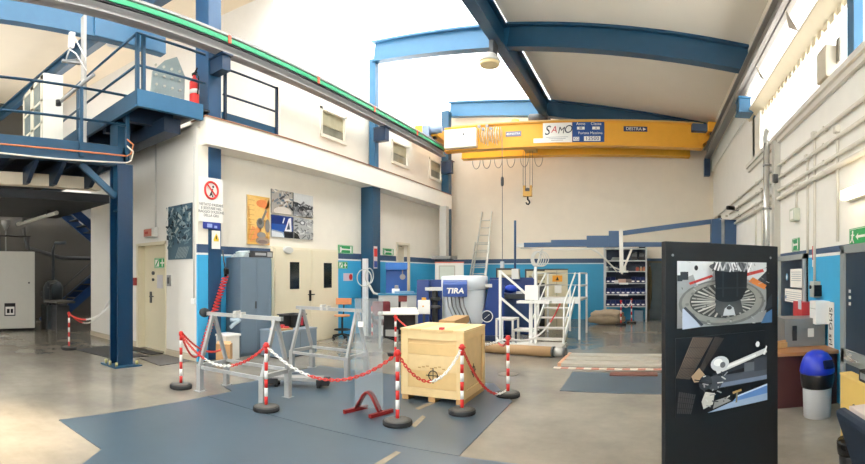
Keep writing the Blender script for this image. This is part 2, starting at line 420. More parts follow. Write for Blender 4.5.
# doors on the left wall
d = MB(); d.b2((XL, 7.62, 0), (XL+.06, 10.02, 2.2))
dd = struct('door_1', d, mat((232, 222, 196), .5, var=.02))
for k, (a, c) in enumerate(((7.68, 8.93), (8.95, 9.96))):
    lf = obj('leaf', MB().b2((XL+.06, a, .01), (XL+.085, c, 2.16), bev=.004), mat((230, 219, 191), .45, var=.02), dd)
    m = (8.32, 9.55)[k]
    obj('glass', MB().b2((XL+.084, m-.16, 1.26), (XL+.09, m+.16, 1.87)), GLASSD, lf)
hd = MB().b2((XL+.085, 8.83, .97), (XL+.1, 8.9, 1.22)).bar((XL+.13, 8.75, 1.12), (XL+.13, 8.98, 1.12), .025)
hd.bar((XL+.085, 8.87, 1.12), (XL+.13, 8.87, 1.12), .025); obj('door_handle', hd, BLACK, dd)
d = MB(); d.b2((XL-.01, 13.1, 0), (XL+.04, 13.16, 2.56)).b2((XL-.01, 13.84, 0), (XL+.04, 13.95, 2.56)).b2((XL-.01, 13.1, 2.5), (XL+.04, 13.95, 2.58))
dd = struct('door_2', d, CREAM)
obj('leaf', MB().box((XL-.14, 13.6, 1.24), (.04, .52, 2.46), rz=.05), CREAM, dd)
# door in the end wall
d = MB(); d.b2((-9.25, 5.58, 0), (-8.15, 5.62, 2.2)); d.b2((-9.29, 5.4, 0), (-9.22, 5.62, 2.26)).b2((-8.18, 5.4, 0), (-8.13, 5.62, 2.26)).b2((-9.29, 5.4, 2.2), (-8.13, 5.62, 2.26))
dd = struct('door_3', d, mat((216, 206, 178), .5, var=.02))
obj('door_handle', MB().b2((-8.98, 5.55, .98), (-8.93, 5.58, 1.22)).bar((-8.95, 5.53, 1.12), (-8.8, 5.53, 1.12), .022), DGREY, dd)
obj('lock', MB().lathe([(.04, 0), (.04, -.03)], (-8.86, 5.58, 1.62), axis='Y').lathe([(.03, 0), (.03, -.03)], (-8.86, 5.58, 1.48), axis='Y'), DGREY, dd)
# dark cupboard doorway in the back wall
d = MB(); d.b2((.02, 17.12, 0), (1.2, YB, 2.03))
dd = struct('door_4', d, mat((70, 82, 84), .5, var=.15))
obj('frame', MB().b2((-.04, 17.08, 0), (.06, YB, 2.06)).b2((1.16, 17.08, 0), (1.26, YB, 2.06)).b2((-.04, 17.08, 1.98), (1.26, YB, 2.06)), mat((88, 84, 70), .5), dd)
# glazed doors on the right wall
DKB = mat((18, 42, 62), .3, var=.12, scale=4)
d = MB(); a, c = 6.78, 8.25
d.b2((XR-.06, a, 0), (XR+.01, a+.09, 1.9)).b2((XR-.06, c-.09, 0), (XR+.01, c, 1.9)).b2((XR-.06, a, 1.82), (XR+.01, c, 1.9)).b2((XR-.06, a, .78), (XR+.01, c, .88))
dd = struct('door_5', d, mat((176, 180, 178), .45, .3))
obj('panel', MB().b2((XR-.03, a, .02), (XR-.005, c, 1.85)), DKB, dd)
d = MB(); a, c, x = 2.6, 4.5, 1.86
d.b2((x, c-.1, 0), (x+.06, c, 1.88)).b2((x, a, 0), (x+.06, a+.1, 1.88)).b2((x, a, 1.8), (x+.06, c, 1.88)).b2((x, a, .74), (x+.06, c, .87)).b2((x, c-.03, 0), (XR, c, 1.88)).b2((x, a, 1.84), (XR, c, 1.88))
dd = struct('door_6', d, mat((150, 156, 156), .42, .3))
obj('panel', MB().b2((x+.02, a+.05, .02), (x+.04, c-.05, 1.84)), DKB, dd)
obj('door_handle', MB().bar((x-.04, c-.22, .81), (x-.04, c-.5, .81), .022).bar((x, c-.24, .81), (x-.04, c-.24, .81), .02).b2((x-.006, c-.3, .77), (x, c-.18, .85)), mat((215, 215, 210), .25, .8), dd)
for z in (1.30, 1.36, 1.42): obj('hinge', MB().b2((x+.014, c-.22, z), (x+.02, c-.18, z+.03)), LGREY, dd)
# floor coverings in the floor
FM = mat((74, 90, 103), .3, var=.14, scale=2.5, bump=.03)
def flatpoly(pts, t=.008): return MB().prism([(x, y, 0) for x, y in pts], (0, 0, t))
tag(obj('floor_mat', flatpoly([(-5.0, 3.98), (-1.62, 3.98), (-1.68, 5.9), (-2.2, 6.78), (-5.3, 6.7), (-5.25, 5.2), (-5.28, 4.5), (-5.0, 4.4), (-5.0, 3.6), (-5.0, 3.98)][:-2]), FM), 'large blue-grey floor mat under the crate and trestles', 'floor mat')
tag(obj('floor_mat', flatpoly([(-5.0, 1.93), (-4.0, 1.96), (-3.55, 1.4), (-.4, 1.4), (-.6, 3.97), (-5.0, 3.97)]), FM), 'blue-grey floor mat nearest the camera, joining the crate mat at a seam', 'floor mat')
tag(obj('floor_mat', flatpoly([(-1.2, 6.6), (1.0, 6.45), (1.0, 7.85), (-1.22, 7.9)]), FM), 'blue-grey floor mat in front of the striped floor track', 'floor mat')
tag(obj('brown_plate', MB().b2((-.6, 7.62, .009), (.15, 7.86, .03)), mat((120, 78, 66), .6)), 'flat brown plate on the mat before the floor track', 'plate')
DM = mat((74, 72, 72), .85, var=.15, scale=30)
tag(obj('doormat', flatpoly([(-9.5, 4.05), (-8.2, 4.25), (-8.1, 5.0), (-9.7, 4.85)], .012), DM), 'dark grey doormat on the floor left of the blue mezzanine column', 'doormat')
tag(obj('doormat', flatpoly([(-8.0, 4.72), (-7.15, 4.62), (-7.22, 5.36), (-8.05, 5.3)], .012), mat((104, 100, 96), .85, var=.15, scale=30)), 'mid grey doormat below the aerial map on the end wall', 'doormat')
tag(obj('doormat', MB().b2((-9.2, 5.08, 0), (-8.2, 5.38, .014)), mat((50, 48, 48), .85, var=.15, scale=30)), 'black doormat right before the cream end wall door', 'doormat')
tag(obj('seam_tape', flatpoly([G(415, 409), G(419, 410.5), G(439, 402), G(436, 400.5)], .0095), mat((150, 138, 118), .6, var=.3, scale=20)), 'worn strip of tape on the mat next to the crate runners', 'tape')
tag(obj('seam_tape', flatpoly([G(411, 426), G(415, 428.5), G(426, 418), G(422.5, 416)], .0095), mat((150, 138, 118), .6, var=.3, scale=20)), 'worn strip of tape on the mat beside the closest barrier post', 'tape')
tag(obj('seam_tape', flatpoly([G(374, 465), G(381, 467), G(401, 453.5), G(396, 452)], .0095), mat((150, 138, 118), .6, var=.3, scale=20)), 'worn strip of tape on the front mat, in front of the closest post', 'tape')
# ================================================================ MEZZANINES (left)
def zrail(root, pts, z0, hs, r=.022, m=BLUE, posts=()):
    """railing parts: one tube per rail, one post per point"""
    for h in hs: obj('rail', MB().tube([(x, y, z0+h) for x, y in pts], r, 8), m, root)
    for x, y in posts: obj('post', MB().b2((x-.025, y-.025, z0-.3), (x+.025, y+.025, z0+hs[0])), m, root)
DB = mat((20, 40, 62), .45, var=.1); DKF = mat((44, 46, 50), .6, var=.1)
t = thing('lower_mezzanine', 'lower blue steel mezzanine platform at the far left', 'mezzanine', (-7.6, 1, 0))
def W(*a): return [(p[0]+7.6, p[1]-1, p[2]) for p in a]          # world -> local of this thing
def wb(mb, lo, hi, m=0, bev=0): a, b = W(lo, hi); return mb.b2(a, b, m, bev)
m = MB(); wb(m, (-7.66, -3, 3.54), (-7.6, 4.2, 3.84)); wb(m, (-7.75, -3, 3.5), (-7.57, 4.2, 3.54)); wb(m, (-13, 4.14, 3.54), (-7.6, 4.2, 3.84))
obj('edge_beam', m, BLUE, t)
m = MB(); wb(m, (-13, -3, 3.78), (-7.66, 4.14, 3.82)); obj('deck', m, DKF, t)
for y in (-2, -.6, .8, 2.2, 3.4): 
    m = MB(); wb(m, (-13, y, 3.55), (-7.7, y+.1, 3.78)); obj('joist', m, DB, t)
m = MB(); wb(m, (-8.6, -3, 3.2), (-8.4, 4.1, 3.42)); obj('girder', m, mat((222, 208, 184), .5), t)
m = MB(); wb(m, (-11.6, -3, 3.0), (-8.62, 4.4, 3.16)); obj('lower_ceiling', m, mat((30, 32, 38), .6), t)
for y in (2.55, 3.05, 3.75):
    m = MB(); m.prism(W((-7.72, y, 3.5), (-8.4, y, 3.5), (-8.4, y, 3.2), (-8.2, y, 3.2)), (0, .08, 0)); obj('bracket', m, DB, t)
m = MB(); wb(m, (-7.75, 4.0, 3.0), (-7.45, 4.03, 3.5)); 
m.bar(*W((-7.6, 4.0, 2.95), (-7.75, 3.4, 3.5)), .1, .1); obj('knee_brace', m, BLUE, t)
cx, cy = -7.58, 4.1
m = MB(); wb(m, (cx-.15, cy-.15, .02), (cx-.12, cy+.15, 3.5)); wb(m, (cx+.12, cy-.15, .02), (cx+.15, cy+.15, 3.5)); wb(m, (cx-.12, cy-.012, .02), (cx+.12, cy+.012, 3.5))
wb(m, (cx-.12, cy-.1, 2.7), (cx+.12, cy+.1, 2.73))
col = obj('column', m, mat((12, 50, 80), .3, var=.08), t)
m = MB(); wb(m, (cx-.27, cy-.27, .0), (cx+.27, cy+.27, .025)); obj('base_plate', m, BLUE, t)
m = MB()
for dx, dy in ((-.2, -.2), (0, -.22), (.2, -.2), (.2, .2), (-.2, .2)): m.lathe([(.025, .025), (.025, .09)], W((cx+dx, cy+dy, 0))[0], 6)
pieces('anchor_bolt', m, mat((196, 186, 130), .4, .5), t)
def lrail(root, x0, y0, pts, z0, hs, posts):
    for h in hs: obj('rail', MB().tube([(x-x0, y-y0, z0+h) for x, y in pts], .024, 8), BLUE, root)
    for x, y in posts: obj('post', MB().b2((x-x0-.03, y-y0-.03, z0-.25), (x-x0+.03, y-y0+.03, z0+hs[0])), BLUE, root)
lrail(t, -7.6, 1, [(-7.58, -3), (-7.58, 4.22)], 3.84, (.91, .38), [(-7.58, .3), (-7.58, 3.33), (-7.58, 4.22)])
t = thing('upper_mezzanine', 'upper blue steel mezzanine platform beside the office block corner', 'mezzanine', (-7.02, 4.75, -.19))
def UB(lo, hi, mt, name):
    obj(name, MB().b2((lo[0]+7.4, lo[1]-4.96, lo[2]), (hi[0]+7.4, hi[1]-4.96, hi[2])), mt, t)
UB((-7.46, 4.3, 4.58), (-7.38, 5.68, 4.86), BLUE2, 'edge_beam'); UB((-14, 4.3, 4.58), (-7.46, 4.38, 4.86), BLUE, 'edge_beam')
UB((-14, 4.38, 4.78), (-7.46, 5.9, 4.82), DKF, 'deck')
for x in (-8.0, -8.8, -9.6, -10.4): UB((x-.06, 4.4, 4.5), (x+.06, 5.4, 4.78), DB, 'joist')
for x in (-7.7, -8.4): UB((x-.02, 4.45, 4.76), (x+.03, 5.35, 4.79), LGREY, 'grating_bar')
UB((-8.6, 4.42, 4.05), (-8.3, 4.6, 4.58), BLUE, 'post'); UB((-14, 4.95, 4.3), (-7.56, 5.3, 4.55), DB, 'cross_beam')
lrail(t, -7.4, 4.96, [(-12, 4.32), (-7.42, 4.32), (-7.42, 5.75)], 4.86, (.94, .41), [(-7.42, 4.32), (-7.42, 4.44), (-9.9, 4.32)])
t = thing('landing_guardrail', 'dark blue guardrail on the concrete beam beside the steel column', 'railing', (-7.02, 6.9, 4.48))
for h in (1.02, .52): obj('rail', MB().tube([(-.05, -.9, h), (-.05, .57, h)], .022), DB, t)
for y in (-.85, .57): obj('post', MB().b2((-.075, y-.025, 0), (-.025, y+.025, 1.04)), DB, t)
obj('toe_board', MB().b2((-.1, -.9, .0), (-.08, .59, .2)), BLUE, t)
# things on the mezzanines
t = thing('glazed_cabinet', 'white cabinet with glazed doors standing on the lower mezzanine', 'cabinet', (-9.0, 3.13, 3.84))
obj('body', MB().b2((-.6, -.19, 0), (.6, .2, 1.42), bev=.01), mat((232, 228, 216), .45), t)
for x in (-.3, .3):
    d = obj('door', MB().b2((x-.29, -.215, .05), (x+.29, -.19, .15)).b2((x-.29, -.215, 1.3), (x+.29, -.19, 1.38)).b2((x-.29, -.215, .05), (x-.21, -.19, 1.38)).b2((x+.21, -.215, .05), (x+.29, -.19, 1.38)).b2((x-.29, -.215, .5), (x+.29, -.19, .54)).b2((x-.29, -.215, .9), (x+.29, -.19, .94)), mat((206, 200, 182), .45), t)
    obj('glass', MB().b2((x-.22, -.2, .12), (x+.22, -.195, 1.34)), mat((110, 122, 122), .12, var=.3), d)
tag(obj('plank', MB().b2((-7.98, 3.5, 3.83), (-7.84, 3.55, 6.15)), mat((178, 176, 172), .6)), 'tall grey plank standing upright against the lower mezzanine rail', 'plank')
t = thing('work_lamp', 'white work lamp on a leaning arm beside the tall plank', 'lamp', (-7.95, 3.3, 3.84))
obj('stand', MB().tube([(.1, -.25, .72), (.2, .35, 1.25)], .035), GREY, t)
obj('foot', MB().lathe([(.05, 0), (.05, .09)], (.08, -.27, .66), 12), BLACK, t)
obj('lamp_head', MB().box((.02, 0, 1.86), (.1, .1, .26), bev=.02, ry=.2), PWHITE, t)
obj('arm', MB().tube([(.02, -.02, 1.74), (.0, -.1, 1.5), (.05, .12, 1.52)], .02).bar((-.05, -.16, 1.5), (.05, .16, 1.47), .06, .04), GREY, t)
obj('cable', MB().tube([(.02, .03, 1.97), (.08, .12, 1.75), (.13, .22, 1.55), (.12, .25, 1.32), (.1, .05, 1.6), (.05, -.05, 1.68)], .012, 6), PWHITE, t)
t = thing('studded_plate', 'pale grey-green plate with bolt heads leaning on the upper mezzanine rail', 'plate', (-7.28, 5.0, 4.67))
obj('plate', MB().prism([(-.05, -.45, 0), (-.05, .28, 0), (.0, .26, .56), (.05, .05, .84), (.03, -.2, .72), (-.02, -.42, .5)], (-.03, 0, 0)), mat((158, 172, 172), .5), t)
m = MB()
for j in range(4):
    for i in range(4): m.lathe([(.022, 0), (.022, .03)], (-.045+.02*j, -.33+.17*i-.02*j, .12+.16*j), 8, axis='X')
pieces('bolt_head', m, mat((206, 204, 192), .4), t)
t = thing('fire_extinguisher', 'red fire extinguisher on the upper mezzanine by the steel column', 'extinguisher', (-7.18, 5.4, 4.67))
obj('bottle', MB().lathe([(.085, 0), (.09, .03), (.09, .44), (.06, .5), (.03, .53), (.03, .57)]), RED, t)
obj('valve', MB().b2((-.05, -.02, .57), (.07, .02, .62)).bar((0, 0, .6), (.09, 0, .68), .02), BLACK, t)
obj('hose', MB().tube([(.05, 0, .6), (.13, 0, .5), (.12, 0, .3), (.1, 0, .2)], .014, 6), BLACK, t)
obj('label_strip', MB().lathe([(.0915, .22), (.0915, .3)]), LGREY, t)
tag(obj('cardboard_sheet', MB().box((-7.75, 4.6, 4.83), (.03, .3, .34), rz=.5, rx=.3), mat((196, 158, 110), .8)), 'brown cardboard piece leaning on the upper mezzanine', 'cardboard')
t = thing('annex_bay_lamp', 'white dome lamp hanging by the blue girder end at upper left', 'lamp', (-9.0, 4.72, 6.4))
obj('dome', MB().lathe([(.19, -.02), (.2, .02), (.17, .1), (.1, .17), (.06, .22)]), PWHITE, t)
obj('hanger', MB().lathe([(.05, .22), (.05, .34), (.02, .36), (.02, .95)], n=12), GREY, t)
ct = lambda nm, mt, z, sag, lab: tag(obj(nm, MB().tube([(-7.555, y, z-sag*math.sin(max(0, (y-1.4)/2.8)*PI)) for y in [1.4+.28*i for i in range(11)]] + [(-7.54, 4.28, z+.05), (-7.5, 4.3, z+.2), (-7.56, 4.2, z+.3)], .014, 6), mt), lab, 'cable')
ct('orange_cable', mat((206, 120, 70), .5), 3.68, .02, 'orange cable running along the lower mezzanine edge beam')
ct('white_hose', mat((222, 214, 198), .5), 3.56, .06, 'white hose sagging along the lower mezzanine edge beam')
# below the mezzanine
t = thing('tube_light', 'unlit white fluorescent tube light under the lower mezzanine', 'light', (-11.2, 3.6, 2.9))
obj('tube', MB().tube([(-1.1, -.0, 0), (1.5, .1, 0)], .045), mat((206, 204, 196), .4), t)
pieces('clip', MB().b2((-.6, -.02, 0), (-.55, .06, .12)).b2((1.0, .04, 0), (1.05, .12, .12)), DGREY, t)
t = thing('equipment_booth', 'big off-white equipment booth at the left edge of the hall', 'booth', (-13.9, 3.3, 0))
obj('body', MB().b2((-1.4, -2.2, .06), (.6, 1.1, 2.24), bev=.01), mat((214, 210, 200), .5, var=.03), t)
obj('plinth', MB().b2((-1.36, -2.16, 0), (.57, 1.07, .06)), BLACK, t)
obj('sign', MB().b2((.6, .2, .42), (.606, .52, .78), 0).b2((.606, .23, .45), (.609, .49, .68), 1).b2((.609, .27, .5), (.612, .35, .62), 0).b2((.609, .38, .5), (.612, .45, .62), 0), [BLACK, PAPER], t)
obj('lock', MB().lathe([(.025, 0), (.025, .02)], (.6, .92, 1.35), 10, axis='X'), BLACK, t)
t = thing('booth_guardrail', 'dark handrail on top of the off-white booth', 'railing', (-13.4, 3.3, 2.24))
obj('rail', MB().tube([(0, -1.6, .44), (0, 1.0, .44)], .025), DGREY, t)
for y in (-.6, .1, .95): obj('post', MB().b2((-.02, y-.02, 0), (.02, y+.02, .44)), DGREY, t)
t = thing('booth_beacon', 'grey beacon funnel on a stem standing on the booth', 'beacon', (-13.6, 3.62, 2.24))
obj('stem', MB().tube([(0, 0, 0), (0, 0, .72)], .02), GREY, t)
obj('funnel', MB().lathe([(.03, .62), (.12, .78), (.13, .9), (.05, .92)]), GREY, t)
t = thing('steel_staircase', 'dark blue steel staircase behind the white end wall', 'staircase', (-14.6, 5.3, 0))
for k, (y0, z0, y1, z1) in enumerate(((-.1, .05, 2.4, 2.0), (.1, 4.0, 2.4, 2.3))):
    for x in (-.45, .45): obj('stringer', MB().bar((x, y0, z0), (x, y1, z1), .05, .26), mat((30, 66, 116), .4), t)
    m = MB()
    for i in range(9):
        f = (i+.5)/9; m.b2((-.45, y0+(y1-y0)*f-.13, z0+(z1-z0)*f), (.45, y0+(y1-y0)*f+.13, z0+(z1-z0)*f+.03))
    obj('treads', m, DGREY, t)
obj('handrail', MB().tube([(.47, 0, .95), (.47, 2.4, 2.9)], .025).tube([(.47, 0, .55), (.47, 2.4, 2.5)], .02), DGREY, t)
for y in (.4, 1.3): obj('post', MB().tube([(.47, y, .8*y+.1), (.47, y, .8*y+.95)], .02), DGREY, t)
t = thing('pipe_machine', 'dark machine with pipes and valves behind the mezzanine column', 'machine', (-13.35, 5.05, 0))
obj('base', MB().b2((-.55, -.25, 0), (.35, .3, .7), bev=.02), DGREY, t)
obj('tank', MB().lathe([(.05, .7), (.28, .76), (.3, 1.2), (.22, 1.35), (.08, 1.42)], (-.2, 0, 0)), mat((60, 66, 70), .4, .3), t)
obj('pipework', MB().tube([(-.2, 0, 1.4), (-.2, 0, 2.3), (.0, 0, 2.5), (.3, .2, 2.5)], .05).tube([(.1, -.2, .7), (.15, -.2, 1.3), (.4, -.1, 1.35)], .035).ring((.1, -.26, 1.3), .1, .015, axis='Y').ring((-.35, -.3, 1.0), .09, .015, axis='Y'), mat((84, 90, 96), .4, .4), t)
obj('bench_top', MB().b2((.0, -.35, .8), (1.0, .2, .86)), mat((96, 92, 84), .6), t)
pieces('support', MB().bar((.9, -.3, 0), (.9, -.3, .8), .04).bar((.1, -.3, 0), (.1, -.3, .8), .04), DGREY, t)
tag(obj('ceiling_pipe', MB().tube([(-14.08, 4.3, 3.0), (-14.08, 4.4, 2.4), (-14.08, 5.5, 2.1), (-14.08, 8.8, 2.05)], .06), mat((86, 88, 90), .5)), 'grey pipe bending along the dark annex wall', 'pipe')
# end wall fittings
t = thing('aerial_map', 'dark blue-green aerial map board on the white end wall', 'map', (-7.63, 5.395, 1.88))
sh = [((70, 96, 110), R4)]
rnd = random.Random(3)
for i in range(150):
    x, y = rnd.random(), .28+.72*rnd.random(); w = .015+.05*rnd.random()
    sh.append((rnd.choice([(132, 150, 154), (40, 58, 70), (96, 122, 132), (160, 170, 168), (52, 82, 96)]), line(x, y, x+rnd.uniform(-.18, .18), y+rnd.uniform(-.1, .1)+.003, w)))
for i in range(8): sh.append(((148, 160, 160), line(.42+.06*i, .02, .58+.06*i, .22, .02)))
for i in range(14): sh.append(((30, 46, 56), ell(rnd.random(), .3+.65*rnd.random(), .04, .02, 8)))
picture('print', t, (-.4, .0, 0), (.78, 0, 0), (0, 0, 1.04), sh, .02, (60, 80, 90))
t = thing('emergency_lamp', 'small emergency lamp box with red panel above the end wall door', 'sign', (-8.62, 5.4, 2.36))
obj('housing', MB().b2((-.2, -.09, 0), (.22, 0, .19), bev=.01), LGREY, t)
obj('panel', MB().b2((-.19, -.1, .02), (.1, -.09, .17)), mat((190, 120, 104), .4), t)
obj('symbol', MB().b2((-.15, -.103, .07), (-.02, -.1, .12)), mat((170, 56, 44), .4), t)
tag(obj('conduit', MB().tube([(-8.5, 5.4, 2.55), (-8.5, 5.4, 4.29)], .018), LGREY), 'thin vertical conduit above the emergency lamp on the end wall', 'conduit')
def exit_sign(root, w, h, U, N, kind):
    """green safety sign: white figure, arrow and door bars; U = right vector, N = normal"""
    U, N, Z = Vector(U), Vector(N), Vector((0, 0, 1))
    def q(a, b, c, d, e, pts=None):
        pts = pts or rect(a, b, c, d); return [U*((x-.5)*w)+Z*((y-.5)*h)+N*e for x, y in pts]
    m = MB(); m.prism(q(0, 0, 1, 1, .012), -N*.012); obj('plate', m, GREEN, root)
    s = MB()
    s.poly(q(.03, .04, .97, .96, .0128), 1); s.poly(q(.045, .07, .955, .93, .0132), 0)
    if kind == 'bar':                                      # figure - arrow - door
        s.poly(q(.1, .12, .2, .88, .0138), 1); s.poly(q(.8, .12, .9, .88, .0138), 1)
        s.poly(q(.2, .42, .8, .58, .0138), 1); s.poly(q(.0, 0, 0, 0, .0138, [(.2, .3), (.33, .5), (.2, .7)]), 1)
        s.poly(q(0, 0, 0, 0, .0142, ell(.15, .8, .04, .09, 10)), 0)
    elif kind == 'arrow':                                  # running figure and a long arrow
        s.poly(q(0, 0, 0, 0, .0138, ell(.2, .8, .045, .09, 10)), 1); s.poly(q(0, 0, 0, 0, .0138, line(.2, .72, .17, .42, .09)), 1)
        s.poly(q(0, 0, 0, 0, .0138, line(.17, .44, .26, .16, .06)), 1); s.poly(q(0, 0, 0, 0, .0138, line(.17, .44, .06, .2, .06)), 1)
        s.poly(q(0, 0, 0, 0, .0138, line(.1, .62, .3, .6, .06)), 1)
        s.poly(q(.42, .43, .95, .57, .0138), 1); s.poly(q(0, 0, 0, 0, .014, [(.36, .5), (.5, .3), (.5, .7)]), 1)
    else:                                                  # square pair: figure and cross arrow
        s.poly(q(.08, .15, .44, .85, .0138), 1); s.poly(q(0, 0, 0, 0, .0142, line(.14, .2, .38, .8, .1)), 0)
        s.poly(q(.68, .15, .78, .85, .0138), 1); s.poly(q(.56, .42, .92, .58, .0138), 1)
    obj('symbol', s, [GREEN, PAPER], root)
t = thing('safety_sign', 'green first-aid and exit sign stuck on the end wall door', 'sign', (-8.6, 5.578, 1.83))
exit_sign(t, .42, .21, (1, 0, 0), (0, -1, 0), 'pair')
tag(obj('door_notice', MB().b2((-8.72, 5.572, 1.3), (-8.5, 5.579, 1.58)), mat((200, 196, 200), .6)), 'pale paper notice on the end wall door', 'notice')
t = thing('intercom_panel', 'small grey panel on the end wall under the aerial map', 'panel', (-8.02, 5.42, 1.36))
obj('box', MB().b2((-.06, -.03, 0), (.06, 0, .22), bev=.005), GREY, t)
obj('buttons', MB().b2((-.03, -.036, .05), (.03, -.03, .17)), DGREY, t)
tag(obj('alarm_button', MB().b2((-9.36, 5.35, 1.35), (-9.26, 5.42, 1.52)), mat((150, 50, 50), .5)), 'small dark red call point left of the end wall door', 'alarm')
t = thing('wall_socket', 'white conduit with socket low at the end wall corner', 'socket', (-7.2, 5.42, 1.05))
obj('conduit', MB().tube([(0, -.015, .1), (0, -.015, 2.9)], .012, 6), LGREY, t)
obj('box', MB().b2((-.05, -.05, 0), (.05, 0, .1), bev=.008), PWHITE, t)
# ---------------------------------------------------------------- signs on the first steel column
x = -7.08
t = thing('crane_warning_sign', 'white sign with red prohibition circle on the corner column', 'sign', (x, 5.72, 2.98))
m = MB(); m.b2((0, -.3, -.42), (.015, .27, .4)); obj('plate', m, mat((240, 237, 230), .5, var=.01), t)
obj('prohibition_ring', MB().ring((.018, -.01, .17), .155, .022, 28, 6, axis='X').bar((.018, -.12, .28), (.018, .1, .06), .035, .02), mat((224, 52, 48), .4), t)
m = MB(); m.tube([(.019, .02, .2), (.019, -.02, .12), (.019, .02, .05)], .012, 6).tube([(.019, -.02, .12), (.019, -.05, .06)], .012, 6).lathe([(.022, .017), (.022, .02)], (0, .03, .24), 10, axis='X')
obj('walking_figure', m, BLACK, t)
text('VIETATO PASSARE\nE SOSTARE NEL\nRAGGIO D\'AZIONE\nDELLA GRU', .07, (.017, -.01, -.2), EAST, mat((90, 88, 86), .6), t, ext=.001)
t = thing('blue_mandatory_sign', 'small blue rectangular sign on the column under the crane warning', 'sign', (x, 5.75, 2.5))
obj('plate', MB().b2((0, -.23, -.065), (.014, .17, .065)), mat((44, 62, 150), .45), t)
obj('symbol', MB().b2((.0145, -.14, -.04), (.016, -.02, .03)).b2((.0145, .03, -.045), (.016, .1, .0)), mat((150, 168, 220), .5), t)
t = thing('yellow_warning_sign', 'white sheet with yellow warning triangle on the corner column', 'sign', (x, 5.83, 2.24))
obj('sheet', MB().b2((0, -.1, -.17), (.01, .1, .17)), PAPER, t)
obj('triangle', MB().prism([(.0105, -.07, .0), (.0105, .07, .0), (.0105, 0, .12)], (.002, 0, 0)).b2((.0105, -.06, -.03), (.0125, .06, 0)), mat((240, 206, 50), .5), t)
obj('bolt_symbol', MB().b2((.013, -.012, .01), (.0145, .012, .07)), BLACK, t)
# ---------------------------------------------------------------- boards on the left wall
t = thing('orange_board', 'yellow-orange printed board left of the four space photos', 'picture', (XL-.0012, 7.24, 2.73))
sh = [((236, 186, 98), R4)]
rnd = random.Random(9)
for i in range(22): sh.append((rnd.choice([(244, 200, 120), (226, 168, 84), (240, 158, 92), (214, 160, 90)]), rect(rnd.random()*.7, rnd.random()*.95, rnd.random()*.3+.7, 0)[:2] + [(rnd.random(), rnd.random()), (rnd.random(), rnd.random())]))
for i in range(9): sh.append(((186, 122, 62), line(.02, .1+.1*i, .3, .1+.1*i, .006)))
sh += [((236, 140, 80), ell(.62, .85, .25, .08)), ((130, 128, 122), ell(.55, .44, .17, .11)), ((92, 90, 86), ell(.55, .47, .1, .06)), ((142, 134, 124), line(.62, .5, .82, .72, .08)), ((134, 130, 126), ell(.88, .4, .11, .14)), ((150, 146, 140), ell(.6, .2, .2, .06)), ((168, 146, 130), ell(.66, .08, .32, .08)), ((132, 112, 104), ell(.66, .06, .22, .04))]
picture('print', t, (.03, -.33, -.51), (0, .66, 0), (0, 0, 1.02), sh, .029, (196, 176, 140))
def photo(lab, y0, y1, z0, z1, seed, kind):
    t = thing('space_photo', lab, 'picture', (XL-.003, (y0+y1)/2, z0), group='space photos on the left wall')
    rnd = random.Random(seed); w = y1-y0
    if kind == 'blue':
        sh = [((28, 84, 168), R4), ((16, 48, 120), rect(0, .6, 1, 1)), ((150, 168, 190), [(0, 0), (1, 0), (1, .1), (.5, .26), (0, .34)]), ((226, 230, 234), [(0, 0), (.6, 0), (.5, .2), (0, .28)]),
              ((30, 32, 40), [(.6, 0), (1, 0), (1, .3), (.72, .5), (.56, .3)]), ((236, 236, 238), [(.6, .3), (.8, .9), (.92, .95), (.95, .3)]), ((60, 72, 96), [(.7, .38), (.82, .76), (.87, .4)]), ((226, 230, 236), line(.52, .66, .6, .92, .05))]
    else:
        base = {'tan': (176, 168, 158), 'bw': (158, 158, 158), 'grey': (186, 186, 184)}[kind]
        pal = {'tan': [(120, 128, 138), (200, 186, 166), (70, 70, 74), (220, 214, 206), (150, 126, 104), (92, 108, 124)], 'bw': [(60, 60, 62), (120, 120, 122), (206, 206, 206), (36, 36, 40)], 'grey': [(120, 122, 124), (220, 220, 218), (86, 88, 90), (160, 164, 168)]}[kind]
        sh = [(base, R4)]
        if kind == 'bw': sh.append(((214, 214, 212), rect(0, .55, 1, 1))); sh.append(((40, 40, 44), [(0, .62), (.2, .6), (.6, .45), (.95, .5), (.95, .35), (0, .4)]))
        for i in range(46):
            x, y = rnd.random(), rnd.random()*(.5 if kind == 'bw' else 1)
            sh.append((rnd.choice(pal), line(x, y, x+rnd.uniform(-.25, .25), y+rnd.uniform(-.2, .2)+.005, .02+.08*rnd.random())))
        if kind == 'grey': sh += [((110, 112, 116), ell(.42, .78, .16, .12)), ((224, 224, 222), ell(.42, .78, .09, .07)), ((30, 30, 32), [(0, 0), (.3, 0), (.2, .2), (0, .3)])]
        if kind == 'tan': sh += [((216, 206, 196), ell(.5, .1, .42, .2)), ((34, 36, 44), line(.8, .4, .97, .2, .08))]
    picture('print', t, (.027, -w/2, 0), (0, w, 0), (0, 0, z1-z0), sh, .025, (90, 90, 92))
photo('space photo upper left of four, tan and grey close-up of machinery', 7.63, 8.32, 2.93, 3.45, 1, 'tan')
photo('space photo upper right of four, black and white vehicle scene', 8.35, 9.05, 2.93, 3.45, 2, 'bw')
photo('space photo lower left of four, blue sky with white triangle', 7.63, 8.32, 2.41, 2.89, 3, 'blue')
photo('space photo lower right of four, pale grey surface with rig', 8.35, 9.05, 2.41, 2.89, 4, 'grey')
t = thing('emergency_lamp', 'oval grey bulkhead lamp over the cream double door', 'lamp', (XL+.06, 8.1, 2.13))
obj('body', MB().lathe([(.17, 0), (.17, .02), (.14, .06)], axis='X', n=20), LGREY, t); t.scale = (1, 1, .5)
